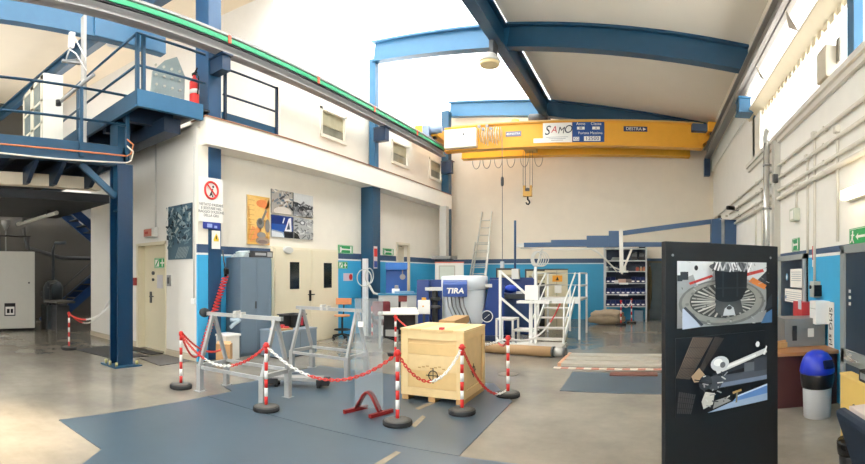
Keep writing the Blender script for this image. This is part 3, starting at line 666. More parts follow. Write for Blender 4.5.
for nm, lab, y, z, w, h, k in (('exit_sign', 'green exit sign right of the cream double door, above the stripe', 10.42, 2.24, .66, .22, 'bar'), ('exit_sign', 'small green sign low on the blue wall right of the double door', 10.3, 1.83, .4, .18, 'pair'), ('exit_sign', 'green exit sign left of the narrow open side door', 12.62, 2.26, .62, .2, 'bar'), ('exit_sign', 'small green sign on the blue wall by the narrow side door', 12.72, 1.84, .34, .14, 'pair')):
    t = thing(nm, lab, 'sign', (XL, y, z)); exit_sign(t, w, h, (0, 1, 0), (1, 0, 0), k)
t = thing('fire_notice', 'white and red notice on the blue wall under the exit signs', 'notice', (XL-.002, 10.55, 1.52))
obj('plate', MB().b2((0, -.22, -.1), (.01, .2, .1)), mat((214, 196, 208), .5), t); obj('symbol', MB().lathe([(.08, .01), (.08, .014)], (0, .1, 0), 12, axis='X'), RED, t)
t = thing('column_notice', 'tall red and white notice on the second blue column', 'notice', (-7.015, 11.25, 2.05))
obj('plate', MB().b2((0, -.06, -.3), (.008, .12, .3)), mat((224, 210, 206), .5), t); obj('red_field', MB().b2((.008, -.05, .02), (.011, .11, .24)), RED, t); obj('lower_notice', MB().b2((.008, -.05, -.27), (.011, .11, -.1)), mat((60, 80, 150), .5), t)
# ================================================================ LEFT WALL FURNITURE
t = thing('metal_locker', 'tall grey-blue two-door metal locker left of the cream double door', 'locker', (-7.17, 6.77, 0))
obj('body', MB().b2((-.21, -.43, 0), (.2, .43, 1.93), bev=.008), LOCK, t)
for s in (-1, 1):
    d = obj('door', MB().b2((.2, min(0, s*.42)+.003, .06), (.222, max(0, s*.42)-.003, 1.9), bev=.004), mat((114, 131, 146), .4, var=.04), t)
    if s < 0: obj('handle', MB().b2((.222, -.045, .92), (.24, -.02, 1.06)), DGREY, d)
t = thing('poster_strip', 'dark box of paper rolls lying on top of the locker', 'box', (-7.13, 6.95, 1.932))
obj('box', MB().b2((-.2, -.34, 0), (.16, .3, .13), bev=.005), mat((66, 68, 72), .6, var=.3, scale=12), t)
obj('label_strip', MB().b2((.16, -.2, .04), (.165, .1, .09)).b2((.16, .14, .02), (.165, .27, .11)), mat((170, 172, 172), .6), t)
t = thing('paper_pile', 'pile of pale papers on top of the locker', 'papers', (-7.13, 6.5, 1.932))
obj('sheets', MB().box((0, -.02, .02), (.3, .2, .04), rz=.15).box((.02, 0, .055), (.26, .2, .03), rz=-.2).box((.05, .02, .095), (.24, .16, .04), rz=.3, rx=.2), mat((196, 208, 210), .7, var=.25, scale=14), t)
t = thing('low_cabinet', 'low grey-blue metal cabinet in front of the locker', 'cabinet', (-6.48, 7.15, 0))
obj('body', MB().b2((-.3, -.45, .03), (.3, .55, .5)), mat((124, 141, 156), .42, var=.05), t)
obj('top', MB().b2((-.31, -.46, .5), (.31, .56, .53), bev=.004), mat((136, 152, 166), .4), t)
obj('plinth', MB().b2((-.27, -.42, 0), (.28, .52, .03)), DGREY, t)
obj('door_seam', MB().b2((.3, .04, .05), (.303, .047, .48)), DGREY, t)
t = thing('black_crate', 'black plastic crate standing on the low grey-blue cabinet', 'crate', (-6.62, 7.45, .53))
obj('body', MB().b2((-.16, -.22, 0), (.16, .22, .02)).b2((-.16, -.22, 0), (-.14, .22, .24)).b2((.14, -.22, 0), (.16, .22, .24)).b2((-.16, -.22, 0), (.16, -.2, .24)).b2((-.16, .2, 0), (.16, .22, .24)), BLACK, t)
obj('rim', MB().b2((-.19, -.25, .24), (.19, -.2, .26)).b2((-.19, .2, .24), (.19, .25, .26)).b2((-.19, -.25, .24), (-.14, .25, .26)).b2((.14, -.25, .24), (.19, .25, .26)), mat((60, 60, 62), .5), t)
obj('red_strap', MB().b2((.16, .08, .03), (.18, .14, .2)), mat((190, 46, 60), .5), t)
t = thing('tool_tray', 'shallow wooden tray of red tools on the low cabinet', 'tray', (-6.4, 6.9, .53))
obj('tray', MB().b2((-.14, -.18, 0), (.14, .18, .03)), CARD, t)
obj('tools', MB().bar((-.1, -.1, .045), (.1, .1, .045), .04).bar((-.05, .1, .05), (.1, -.02, .06), .03).box((0, .02, .07), (.08, .06, .05)), mat((196, 66, 72), .5), t)
obj('green_tool', MB().bar((-.12, -.15, .04), (.1, -.13, .04), .03), mat((110, 150, 80), .5), t)
t = thing('white_bucket', 'white plastic bin standing at the foot of the locker', 'bin', (-6.98, 6.02, 0))
obj('body', MB().b2((-.17, -.17, 0), (.17, .17, .46), bev=.02), mat((226, 224, 216), .5), t)
obj('rim', MB().b2((-.19, -.19, .44), (.19, .19, .48), bev=.01), PWHITE, t)
t = thing('cardboard_box', 'small brown cardboard box in front of the white bin', 'box', (-6.78, 5.78, .0))
obj('box', MB().box((0, 0, .2), (.26, .2, .28), rz=.6).box((0, 0, .03), (.24, .18, .06), rz=.6), CARD, t)
obj('flap', MB().box((.06, -.06, .36), (.26, .1, .006), rz=.6, rx=.5), mat((206, 168, 122), .8), t)
t = thing('extraction_hose', 'grey hose bending from the column into the white bin', 'hose', (-7.0, 6.05, .47))
obj('hose', MB().tube([(.02+.3*math.sin(a)*.5, .05+.1*math.sin(a), .02+.34*math.sin(a*.5)*1.0+.1*math.cos(a)) for a in [PI*i/10 for i in range(11)]], .035), mat((170, 186, 196), .4), t)
pts = []
for i in range(26*10):
    f = i/259; a = 2*PI*i/10
    pts.append((.055*math.cos(a)+.03*f, -.62*f+.055*math.sin(a), -1.42*f))
t = thing('coiled_air_hose', 'red coiled air hose hanging down the corner column', 'hose', (-7.0, 6.0, 1.55))
obj('coil', MB().tube(pts, .013, 5), mat((206, 54, 50), .4), t)
obj('coupling', MB().tube([(0, 0, .16), (0, 0, 0)], .03).box((.02, .0, .1), (.08, .07, .1), bev=.01), BLACK, t)
obj('supply_hose', MB().tube([(0, 0, .14), (-.03, -.02, .3), (-.05, -.03, .5)], .014), DGREY, t)
# ================================================================ TRESTLES
def trestle(x, y, lab, L=1.1):
    t = thing('steel_trestle', lab, 'trestle', (x, y, 0), group='steel trestles')
    obj('top_bar', MB().bar((-L/2-.12, 0, 1.04), (L/2+.1, 0, 1.04), .05, .05), GALV, t)
    for s in (-1, 1):
        x0 = s*L/2
        for q in (-1, 1):
            obj('leg', MB().bar((x0, q*.015, 1.02), (x0, q*.26, .35), .04, .05), GALV, t)
            p = obj('post', MB().b2((x0-.035, q*.26-.035, 0), (x0+.035, q*.26+.035, .36)), GALV, t)
            obj('foot_plate', MB().b2((x0-.06, q*.26-.06, 0), (x0+.06, q*.26+.06, .012)), GALV, p)
        obj('cross_bar', MB().bar((x0, -.27, .35), (x0, .27, .35), .05, .05), GALV, t)
    for q in (-.26, .26): obj('side_bar', MB().bar((-L/2, q, .36 if q > 0 else .33), (L/2, q, .36 if q > 0 else .33), .04, .04), GALV, t)
    pieces('clamp', MB().box((-.12, 0, 1.06), (.05, .08, .09)).box((.0, .0, 1.06), (.03, .09, .07)).bar((-.12, -.06, 1.06), (-.12, .08, 1.1), .02), LGREY, t)
    return t
trestle(-4.78, 4.4, 'grey steel trestle on the floor mat edge behind the front posts').rotation_euler[2] = .1
trestle(-4.75, 6.22, 'grey steel trestle behind, between low cabinet and clear panel')
t = thing('bar_end_knob', 'black rubber cap on the left end of the near trestle bar', 'cap', (-5.5, 4.32, 1.05))
obj('cap', MB().lathe([(.02, -.06), (.06, -.05), (.07, 0), (.06, .05), (.02, .06)], axis='X', n=12), RUBBER, t)
t = thing('low_dolly', 'low grey dolly with black rubber ends under the near trestle', 'dolly', (-4.55, 5.25, 0), .55)
obj('deck', MB().b2((-.36, -.1, .1), (.36, .1, .15), bev=.005), GREY, t)
for s in (-1, 1): obj('rubber_end', MB().b2((s*.36-.09, -.13, .05), (s*.36+.09, .13, .13), bev=.01), RUBBER, t); 
for s in (-1, 1):
    for q in (-1, 1): obj('wheel', MB().lathe([(.028, -.015), (.028, .015)], (s*.3, q*.07, .028), 10, axis='Y'), BLACK, t)
# ================================================================ STANCHIONS AND CHAINS
ST = []
def stanchion0():
    t = thing('barrier_post', 'x', 'barrier post', group='red and white barrier posts')
    m = MB(); m.lathe([(.15, 0), (.158, .012), (.158, .045), (.15, .055)], n=20, m=0); m.lathe([(.148, .055), (.09, .07), (.03, .075)], n=20, m=1)
    obj('base', m, [RUBBER, mat((96, 94, 90), .8, var=.15)], t)
    m = MB(); z = .07; k = 1
    while z < .73:
        z2 = min(z+.1, .74); m.lathe([(.021, z), (.021, z2)], n=12, m=k); z = z2; k ^= 1
    obj('pole', m, [PWHITE, RED], t)
    obj('cap', MB().lathe([(.027, .735), (.03, .75), (.03, .785), (.015, .8)], n=12).tube([(-.04, 0, .76), (.04, 0, .76)], .012, 6), RED, t)
    return t
SP = stanchion0(); first = True
def post(px, py, lab, xy=None):
    global first
    x, y = xy or G(px, py)
    if first: first = False; SP.location = (x, y, 0); SP['label'] = lab
    else: dup(SP, (x, y, 0), random.random(), lab)
    return Vector((x, y, .76))
P1 = post(181, 388, 'barrier post left of the near trestle, beside the end wall corner')
P2 = post(265, 411, 'barrier post standing in front of the near trestle on the mat', (-4.03, 4.08))
P3 = post(397.5, 425, 'barrier post closest to the camera, left of the crate front')
P4 = post(462, 414, 'barrier post at the front right corner of the wooden crate')
P5 = post(508, 396.5, 'barrier post right of the crate on the edge of the mat')
P6 = post(69, 349.5, 'barrier post far left beyond the mezzanine column')
P7 = post(395.5, 355.5, 'barrier post behind the crate, in line with the closest post')
P8 = post(621, 325.5, 'left one of the two barrier posts before the storage shelf')
P9 = post(631.5, 323.2, 'right one of the two barrier posts before the storage shelf')
P10 = post(352, 331, 'barrier post behind the clear panel near the white table', (-6.5, 10.3))
def chain(p, q, sag, lab, nred=.5, flip=0, mid=None, name='plastic_chain'):
    """a catenary of real links, in runs of red and white"""
    p, q = Vector(p), Vector(q); n0 = 60
    pts = []
    for i in range(n0+1):
        f = i/n0; v = p.lerp(q, f); v.z -= 4*sag*f*(1-f); v.z = max(v.z, .03); pts.append(v)
    Ls = [0]
    for a, b in zip(pts, pts[1:]): Ls.append(Ls[-1]+(b-a).length)
    tot = Ls[-1]; step = .036; n = max(4, int(tot/step)); m = MB()
    for i in range(n):
        s = tot*(i+.5)/n; k = max(j for j in range(n0+1) if Ls[j] <= s); k = min(k, n0-1)
        f = (s-Ls[k])/max(1e-6, Ls[k+1]-Ls[k]); c = pts[k].lerp(pts[k+1], f); d = (pts[k+1]-pts[k]).normalized()
        side = d.cross(Vector((0, 0, 1))); side = side.normalized() if side.length > .01 else Vector((1, 0, 0)); up = side.cross(d)
        w = side if i % 2 else up
        ring = [c+d*(.028*math.cos(a))+w*(.014*math.sin(a)) for a in [2*PI*j/10 for j in range(10)]]
        fr = i/n
        red = (fr < nred) if not flip else (fr > 1-nred)
        if mid: red = not (mid[0] < fr < mid[1])
        m.tube(ring, .0062, 5, 1 if red else 0, closed=True)
    return tag(obj(name, m, [PWHITE, mat((216, 60, 52), .42, var=.05)]), lab, 'chain')
up = Vector((0, 0, .0))
chain(P1, P2, .33, 'red and white chain drooping across in front of the near trestle', mid=(.33, .62))
chain(P2, P3, .33, 'red and white chain drooping between the two front posts', mid=(.0, .36))
chain(P3, P4, .34, 'red and white chain drooping in front of the crate', nred=.5)
chain(P4, P5+Vector((-.02, 0, -.68)), .22, 'chain falling from the crate corner post down to the floor', nred=.8)
chain(P7, P5, .3, 'chain passing behind the crate from the post in line with the closest one', nred=.4)
chain(P1, Vector((-7.02, 5.35, .12)), .12, 'red chain from the left post down to the end wall corner', nred=1.)
chain(P1+Vector((0, .03, .0)), Vector((-6.9, 6.0, .3)), .2, 'second red chain hanging from the left post towards the column', nred=1.)
chain(P6, Vector((-7.73, 4.05, 1.13)), .22, 'chain hooked on the mezzanine column from the far left post', nred=.4)
chain(P6+Vector((0, .02, 0)), Vector((-10.6, 5.38, .95)), .35, 'pale chain from the far left post to the end wall', nred=.3)
chain(P5, Vector((-2.0, 11.0, .92)), .3, 'red chain rising from the crate-side post to the stair rail', nred=.3, flip=1)
chain(P8, P9, .22, 'white chain hanging between the two posts before the shelf', nred=.0)
chain(P5+Vector((0, 0, -.02)), Vector((-3.15, 9.9, .25)), .12, 'chain running from the crate-side post to the white step frame', nred=.8)
# ================================================================ WOODEN CRATE
t = thing('wooden_crate', 'big pale plywood shipping crate on the blue-grey mat', 'crate', (-2.6, 5.5, .009), .02)
Wd, Dp, Hh = .42, .82, .9
obj('panels', MB().b2((-Wd+.02, .02, .075), (Wd-.02, Dp-.02, Hh-.03)), mat((222, 190, 136), .62, var=.12, scale=7, bump=.1), t)
fb = lambda lo, hi, m=WOODL: obj('frame_board', MB().b2(lo, hi, bev=.003), m, t)
for s in (-1, 1):
    fb((s*Wd-(.09 if s > 0 else 0), 0, .06), (s*Wd+(0 if s > 0 else .09), .02, Hh-.02))
    fb((s*Wd-.01 if s > 0 else -Wd-.01, 0, .06), (s*Wd+.01 if s > 0 else -Wd+.01, .09, Hh-.02), WOOD)
    fb((s*Wd-.01, Dp-.09, .06), (s*Wd+.01, Dp, Hh-.02), WOOD)
    fb((s*Wd-.01, .09, .06), (s*Wd+.01, Dp-.09, .16), WOOD); fb((s*Wd-.01, .09, Hh-.12), (s*Wd+.01, Dp-.09, Hh-.02), WOOD)
fb((-Wd+.09, 0, .06), (Wd-.09, .02, .16)); fb((-Wd+.09, 0, Hh-.13), (Wd-.09, .02, Hh-.02))
for k, (z0, z1) in enumerate(((.17, .38), (.385, .58), (.585, .72))): obj('plank', MB().b2((-Wd+.09, .006, z0), (Wd-.09, .022, z1), bev=.002), (WOOD, WOODL, WOOD)[k], t)
for k in range(6):
    x0 = -Wd-.015+k*(2*Wd+.03)/6; obj('lid_board', MB().b2((x0, -.012, Hh-.02), (x0+(2*Wd+.03)/6-.004, Dp+.012, Hh+.004), bev=.002), (WOODL, WOOD, WOODL, WOODL, WOOD, WOODL)[k], t)
for x in (-Wd+.05, 0, Wd-.05): obj('runner', MB().b2((x-.045, 0, 0), (x+.045, Dp, .062)), WOODD, t)
def mark(mb, c, axis, r=.06):
    mb.ring(c, r, .006, 22, 4, axis=axis)
    for a, b in (((-1, 0), (1, 0)), ((0, -1), (0, 1))):
        p = [Vector(c)+Vector((a_*r*1.6, 0, b_*r*1.6) if axis == 'Y' else (0, a_*r*1.6, b_*r*1.6)) for a_, b_ in (a, b)]
        mb.bar(p[0], p[1], .008)
    return mb
obj('balance_mark', mark(MB(), (0.02, -.002, .33), 'Y'), BLACK, t)
obj('balance_mark', mark(MB(), (Wd+.003, .36, .36), 'X', .055), BLACK, t)
m = MB()
for i in range(7): m.b2((-.19+.055*i, .004, .41+.012*(i % 3)), (-.15+.055*i, .0055, .425+.012*(i % 3)))
obj('faded_stencil', m, mat((196, 156, 100), .6), t)
obj('lid_clip', MB().b2((.1, .0, Hh+.004), (.15, .06, Hh+.03)), mat((214, 60, 64), .5), t)
# ================================================================ CLEAR PANEL WITH RED STAND
t = thing('clear_panel', 'upright clear acrylic panel in a red foot left of the crate', 'panel', (-3.03, 4.72, .009), .03)
gl = bpy.data.materials.new('clear_acrylic'); gl.use_nodes = True
nt = gl.node_tree; nt.nodes.clear(); o = nt.nodes.new('ShaderNodeOutputMaterial'); tr = nt.nodes.new('ShaderNodeBsdfTransparent'); gs = nt.nodes.new('ShaderNodeBsdfGlossy'); df = nt.nodes.new('ShaderNodeBsdfDiffuse')
tr.inputs[0].default_value = (.93, .95, .96, 1); gs.inputs['Roughness'].default_value = .08; df.inputs[0].default_value = (.62, .66, .68, 1)
a = nt.nodes.new('ShaderNodeMixShader'); b = nt.nodes.new('ShaderNodeMixShader'); fr = nt.nodes.new('ShaderNodeFresnel'); fr.inputs[0].default_value = 1.45
tc = nt.nodes.new('ShaderNodeTexCoord'); n = nt.nodes.new('ShaderNodeTexNoise'); n.inputs['Scale'].default_value = 3
mr = nt.nodes.new('ShaderNodeMapRange'); mr.inputs[3].default_value = .04; mr.inputs[4].default_value = .3
nt.links.new(tc.outputs['Object'], n.inputs['Vector']); nt.links.new(n.outputs['Fac'], mr.inputs[0]); nt.links.new(mr.outputs[0], a.inputs[0])
nt.links.new(tr.outputs[0], a.inputs[1]); nt.links.new(df.outputs[0], a.inputs[2]); nt.links.new(fr.outputs[0], b.inputs[0]); nt.links.new(a.outputs[0], b.inputs[1]); nt.links.new(gs.outputs[0], b.inputs[2]); nt.links.new(b.outputs[0], o.inputs[0])
obj('sheet', MB().b2((-.18, -.004, .06), (.19, .004, 1.31)), gl, t)
obj('clip', MB().b2((-.13, -.02, .98), (-.06, .02, 1.04), bev=.005), PWHITE, t)
for s in (-1, 1): obj('foot', MB().bar((s*.17-.05, -.17, .02), (s*.17+.05, .17, .02), .04, .04), DRED, t)
for q in (-.03, .03): obj('arch', MB().tube([(-.16, q, .03), (-.06, q, .2), (-.015, q, .24), (.015, q, .24), (.06, q, .2), (.16, q, .03)], .016), DRED, t)
# ================================================================ WORKPLACES AT THE LEFT WALL
t = thing('workbench_panel', 'blue metal back panel of the workbench by the second column', 'panel', (-6.82, 12.1, 1.1), face(-6.82, 12.1))
obj('panel', MB().b2((-.3, .05, -.35), (.3, .08, .7)), mat((34, 96, 180), .4, var=.12), t)
obj('hood', MB().b2((-.31, -.2, .62), (.31, .1, .82), bev=.01), mat((48, 116, 196), .4, var=.06), t)
obj('support', MB().b2((-.3, .0, -1.1), (-.26, .08, -.35)), mat((34, 90, 166), .4), t); obj('support', MB().b2((.26, .0, -1.1), (.3, .08, -.35)), mat((34, 90, 166), .4), t)
obj('spotlight', MB().lathe([(.05, 0), (.08, -.12)], (.17, -.05, .42), 12, axis='Y').bar((.17, -.05, .62), (.17, -.05, .46), .03), GREY, t)
t = thing('cable_stand', 'white upright stand with looped cables beside the second column', 'stand', (-6.95, 10.68, 0))
obj('post', MB().b2((-.06, -.05, 0), (.06, .05, 2.0)), mat((226, 226, 226), .45), t)
obj('cable_loops', MB().ring((.06, .1, 1.55), .2, .014, axis='X').ring((.03, -.1, 1.5), .22, .014, axis='Y').tube([(.06, .0, 1.4), (.2, .1, 1.1), (.45, .2, 1.05)], .03), LGREY, t)
t = thing('work_counter', 'grey counter unit with open middle behind the white table', 'counter', (-6.15, 11.05, 0), face(-6.15, 11.05))
for x in (-.52, .2): obj('cabinet', MB().b2((x, -.25, .02), (x+(.5 if x < 0 else .24), .3, 1.06), bev=.006), mat((186, 186, 182), .45), t)
obj('worktop', MB().b2((-.54, -.27, 1.06), (.45, .32, 1.1)), mat((58, 132, 172), .4), t)
obj('drawer', MB().b2((-.02, -.24, .9), (.2, .25, 1.05)), mat((132, 48, 44), .45), t)
obj('back', MB().b2((-.02, .2, .02), (.2, .25, .9)), BLACK, t)
tag(obj('paper_sheet', MB().box((-5.95, 10.95, .82), (.17, .01, .24), rz=.5), PAPER), 'white sheet standing in the open middle of the grey counter', 'paper')
t = thing('microscope', 'small white instrument standing on the grey counter', 'instrument', (-6.25, 11.05, 1.1), .5)
obj('body', MB().box((0, 0, .06), (.2, .14, .12), bev=.02), PWHITE, t); obj('head', MB().box((.02, 0, .16), (.1, .1, .1), bev=.02), GREY, t)
obj('base', MB().box((.22, 0, .03), (.5, .2, .05)), mat((120, 160, 190), .4), t)
t = thing('white_table', 'white-topped work table left behind the crate', 'table', (-5.25, 9.35, 0), face(-5.25, 9.35))
obj('tabletop', MB().b2((-.42, -.3, .73), (.46, .32, .76), bev=.004), mat((226, 222, 212), .4), t)
for x in (-.38, .42):
    for y in (-.26, .28): obj('leg', MB().b2((x-.02, y-.02, 0), (x+.02, y+.02, .73)), GREY, t)
obj('dark_modesty_panel', MB().b2((-.3, .2, .36), (.4, .22, .73)), mat((36, 32, 36), .6), t)
t = thing('paper_rolls', 'white papers and rolls lying on the white table', 'papers', (-5.22, 9.4, .76), face(-5.2, 9.4))
obj('sheets', MB().b2((-.2, -.1, 0), (.4, .15, .05), bev=.01).bar((-.2, .0, .07), (.38, .08, .07), .06), PAPER, t)
def star_base(t, r=.3, z=.06, m=BLACK):
    for k in range(5):
        a = 2*PI*k/5+.3; d = Vector((math.cos(a), math.sin(a), 0))
        lg = obj('base_arm', MB().bar(d*.03+Vector((0, 0, z+.07)), d*r+Vector((0, 0, z+.02)), .045, .035), m, t)
        obj('castor', MB().lathe([(.03, -.02), (.03, .02)], tuple(d*r+Vector((0, 0, .03))), 10, axis='X'), BLACK, lg)
t = thing('office_chair', 'burgundy office chair with black base behind the white table', 'chair', (-5.88, 9.85, 0), face(-5.88, 9.85)+.3)
star_base(t, .32)
obj('gas_lift', MB().lathe([(.03, .1), (.03, .42)], n=10), DGREY, t)
obj('seat', MB().b2((-.25, -.25, .42), (.25, .25, .52), bev=.04), mat((74, 34, 40), .7), t)
obj('backrest', MB().b2((-.22, .2, .6), (.22, .27, .95), bev=.05), mat((120, 44, 52), .7), t)
obj('armrest', MB().bar((-.29, -.15, .66), (-.29, .15, .66), .05, .03).bar((-.27, 0, .48), (-.29, 0, .66), .04), BLACK, t)
obj('armrest', MB().bar((.29, -.15, .66), (.29, .15, .66), .05, .03).bar((.27, 0, .48), (.29, 0, .66), .04), BLACK, t)
# wheeled chair behind table legs (star base is visible)
t = thing('wooden_stool', 'wooden swivel work stool with backrest before the blue wall', 'stool', (-7.02, 9.75, 0), face(-7, 9.8)-.2)
star_base(t, .26)
obj('gas_lift', MB().lathe([(.025, .1), (.025, .56)], n=10), BLACK, t)
obj('foot_ring', MB().ring((0, 0, .24), .19, .014).bar((-.19, 0, .24), (.19, 0, .24), .02), BLACK, t)
obj('seat', MB().lathe([(.18, .56), (.2, .575), (.2, .595), (.18, .605)], n=20), mat((206, 140, 92), .5), t)
obj('backrest', MB().b2((-.2, .17, .84), (.2, .2, 1.0), bev=.015), mat((206, 134, 88), .5), t)
obj('back_post', MB().bar((0, .16, .58), (0, .21, .9), .03, .015), BLACK, t)
t = thing('air_duct', 'grey square ventilation duct hanging at the end of the left wall', 'duct', (-6.9, 15.6, 2.12))
obj('duct', MB().b2((-.12, -.12, .1), (.13, .13, 1.83)), mat((196, 192, 182), .45, .2), t)
obj('flange', MB().b2((-.35, -.3, 0), (.38, .3, .1), bev=.01), mat((150, 150, 146), .45, .2), t)
obj('skirt', MB().b2((-.25, -.2, -.06), (.28, .2, 0)), DGREY, t)
t = thing('electrical_cabinet', 'light grey electrical cabinet with red rim behind the round machine', 'cabinet', (-5.75, 13.4, 0), face(-5.75, 13.4))
obj('body', MB().b2((-.42, -.2, 0), (.42, .35, 1.92), bev=.01), mat((210, 208, 198), .45), t)
obj('rim', MB().b2((-.43, -.21, 1.92), (.43, .36, 1.96)), mat((196, 110, 92), .5), t)
obj('window_panel', MB().b2((-.28, -.215, 1.25), (.14, -.2, 1.82)), mat((186, 192, 178), .3), t)
obj('frame', MB().b2((-.31, -.22, 1.82), (.17, -.2, 1.85)).b2((-.31, -.22, 1.22), (.17, -.2, 1.25)).b2((-.31, -.22, 1.22), (-.28, -.2, 1.85)).b2((.14, -.22, 1.22), (.17, -.2, 1.85)), mat((166, 162, 146), .45), t)
pieces('latch', MB().b2((-.12, -.225, 1.38), (-.09, -.21, 1.46)).b2((-.03, -.225, 1.38), (0, -.21, 1.46)), DGREY, t)
t = thing('aluminium_ladder', 'aluminium extension ladder leaning on the back wall', 'ladder', (-5.85, 15.6, 0))
def lad(x, z): return Vector((x*(1-.07*z), 1.5*z/3.9-.0, z))
for nm, off, w, z0, z1 in (('lower_section', 0, .33, 0, 2.75), ('upper_section', .06, .26, .9, 3.9)):
    m = MB()
    for s in (-1, 1): m.bar(lad(s*w, z0)+Vector((0, off, 0)), lad(s*w, z1)+Vector((0, off, 0)), .035, .07)
    z = z0+.15
    while z < z1-.05:
        m.tube([lad(-w, z)+Vector((0, off, 0)), lad(w, z)+Vector((0, off, 0))], .018, 6); z += .28
    obj(nm, m, mat((196, 192, 182), .38, .5, var=.08), t)
# ================================================================ ROUND SHAKER MACHINE
mx, my = -4.42, 11.25
t = thing('shaker_machine', 'round light grey vibration machine between dark blue side supports', 'machine', (mx, my, 0), face(mx, my))
obj('drum', MB().lathe([(.5, .4), (.53, .44), (.53, 1.2), (.52, 1.22)], n=40), mat((214, 220, 226), .38, var=.03), t)
obj('top_ring', MB().lathe([(.5, 1.22), (.575, 1.225), (.575, 1.53), (.55, 1.55), (.3, 1.56)], n=40), mat((222, 228, 234), .38, var=.03), t)
obj('lower_drum', MB().lathe([(.42, .1), (.46, .14), (.46, .42)], n=32), mat((120, 124, 126), .4, .2), t)
MB_ = MBLUE
obj('side_support', MB().prism([(.58, -.3, 0), (.98, -.3, 0), (.95, -.3, 1.46), (.62, -.3, 1.46), (.36, -.3, .2), (.34, -.3, 0)], (0, .62, 0)), MB_, t)
obj('side_support', MB().prism([(-1.18, -.3, 0), (-.86, -.3, 0), (-.86, -.3, 1.46), (-1.15, -.3, 1.46)], (0, .6, 0)).b2((-.86, .1, 0), (-.56, .25, 1.46)), MB_, t)
obj('base_frame', MB().b2((-1.18, -.4, 0), (1.0, .35, .12), bev=.01), mat((24, 40, 76), .45), t)
pieces('bearing_arm', MB().b2((-.95, -.34, 1.2), (-.52, -.1, 1.28)).b2((.5, -.34, 1.28), (.66, -.1, 1.36)), LGREY, t)
m = MB(); m.tube([(-.72, -.2, .15), (-.72, -.2, 1.2)], .07)
for z in (.75, .95): m.lathe([(.1, 0), (.12, .02), (.12, .07), (.1, .09)], (-.7, -.25, z), 14)
obj('air_spring', m, DGREY, t)
e = obj('round_badge', MB().lathe([(.135, -.3), (.135, -.315)], (.54, 0, .58), 28, axis='Y'), mat((26, 40, 70), .4), t)
obj('badge_ring', MB().ring((.54, -.318, .58), .135, .013, 28, 6, axis='Y').bar((.48, -.32, .53), (.6, -.32, .63), .045, .008), PWHITE, e)
b = obj('control_box', MB().prism([(-.5, -.6, 1.06), (-.5, -.86, 1.08), (-.5, -.86, 1.36), (-.5, -.8, 1.42), (-.5, -.62, 1.46)], (.56, 0, 0)), mat((26, 68, 144), .4), t)
obj('box_bracket', MB().b2((-.4, -.62, 1.1), (-.05, -.5, 1.4)), DGREY, b)
text('TIRA', .17, (-.22, -.866, 1.21), SOUTH, PWHITE, b, 'logo_lettering', ext=.003, sx=1.1, off=.006, shear=.15)
m = MB()
for k in range(5):
    x = -.4+.1*k*.9; m.tube([(x, -.75, 1.07), (x+.03, -.8, .85), (x+.16, -.72, .55), (x+.22, -.68, .3), (x+.24, -.66, .14)], .018, 6, m=k % 2)
obj('cables', m, [mat((120, 124, 130), .45), DGREY], t)
t = thing('junction_box', 'small white box with yellow tag on the blue left support', 'box', (-4.98, 10.12, .0), face(-5, 10.1))
obj('box', MB().b2((-.14, -.05, .68), (.14, .06, 1.0), bev=.01), PWHITE, t)
obj('tag', MB().b2((-.05, -.04, 1.0), (.05, .0, 1.06)), YEL, t); obj('dot', MB().lathe([(.02, -.05), (.02, -.055)], (-.02, 0, .86), 10, axis='Y'), YEL, t)
obj('stand', MB().b2((-.03, -.02, 0), (.03, .04, .68)), DGREY, t)
tag(obj('timber_beam', MB().box((-3.62, 8.7, .69), (.3, 1.2, .14), rz=.15), WOODD), 'brown timber beam raised on dark blocks behind the crate', 'timber')
t = thing('beam_trestle', 'dark blocks carrying the timber beam behind the crate', 'block', (-3.62, 8.7, 0), .15)
for y in (-.4, .4): obj('block', MB().b2((-.14, y-.1, 0), (.14, y+.1, .62)), DGREY, t)
# ================================================================ SLIP TABLE, RACKS, STAIR PLATFORM
t = thing('slip_table', 'blue test table with dark slab behind the white handrail', 'machine', (-3.7, 12.9, 0), face(-3.7, 12.9))
obj('base', MB().b2((-.55, -.5, 0), (.6, .5, .95), bev=.02), mat((30, 62, 110), .45, var=.15), t)
obj('slab', MB().b2((-.62, -.6, .95), (.68, .55, 1.08), bev=.01), mat((66, 72, 78), .4, .2), t)
obj('frame', MB().b2((-.6, .45, 1.08), (.68, .5, 1.5)).b2((-.6, .4, 1.42), (.68, .5, 1.5)), MBLUE, t)
t = thing('blue_fixture', 'bright blue draped fixture lying on the dark slab', 'fixture', (-3.62, 12.6, 1.081), face(-3.6, 12.6))
obj('cover', MB().blob((0, 0, .12), (.17, .13, .11), seed=4), mat((30, 70, 190), .5), t)
obj('bracket', MB().b2((-.3, -.08, 0), (-.18, .1, .2)), LGREY, t); obj('small_plate', MB().b2((.14, -.1, 0), (.3, .06, .05)), LGREY, t)
for nm, lab, x0, y0, w, h in (('control_rack', 'beige control rack with dark frame left of the hanging cable coil', -4.35, 14.6, .62, 1.78), ('control_rack', 'wide beige control rack behind the hanging cable coil', -3.3, 14.8, .95, 1.75)):
    t = thing(nm, lab, 'rack', (x0, y0, 0), face(x0, y0), 'beige control racks')
    obj('frame', MB().b2((-w/2, -.3, 0), (w/2, .3, h), bev=.01), mat((64, 66, 62), .5), t)
    obj('front', MB().b2((-w/2+.05, -.32, h-.42), (w/2-.05, -.3, h-.06)), mat((206, 196, 164), .5), t)
    obj('screen', MB().b2((-w/2+.12, -.325, h-.34), (w/2-.12, -.32, h-.2)), mat((150, 140, 112), .4), t)
    obj('lower_front', MB().b2((-w/2+.05, -.32, .1), (w/2-.05, -.3, h-.5)), DGREY, t)
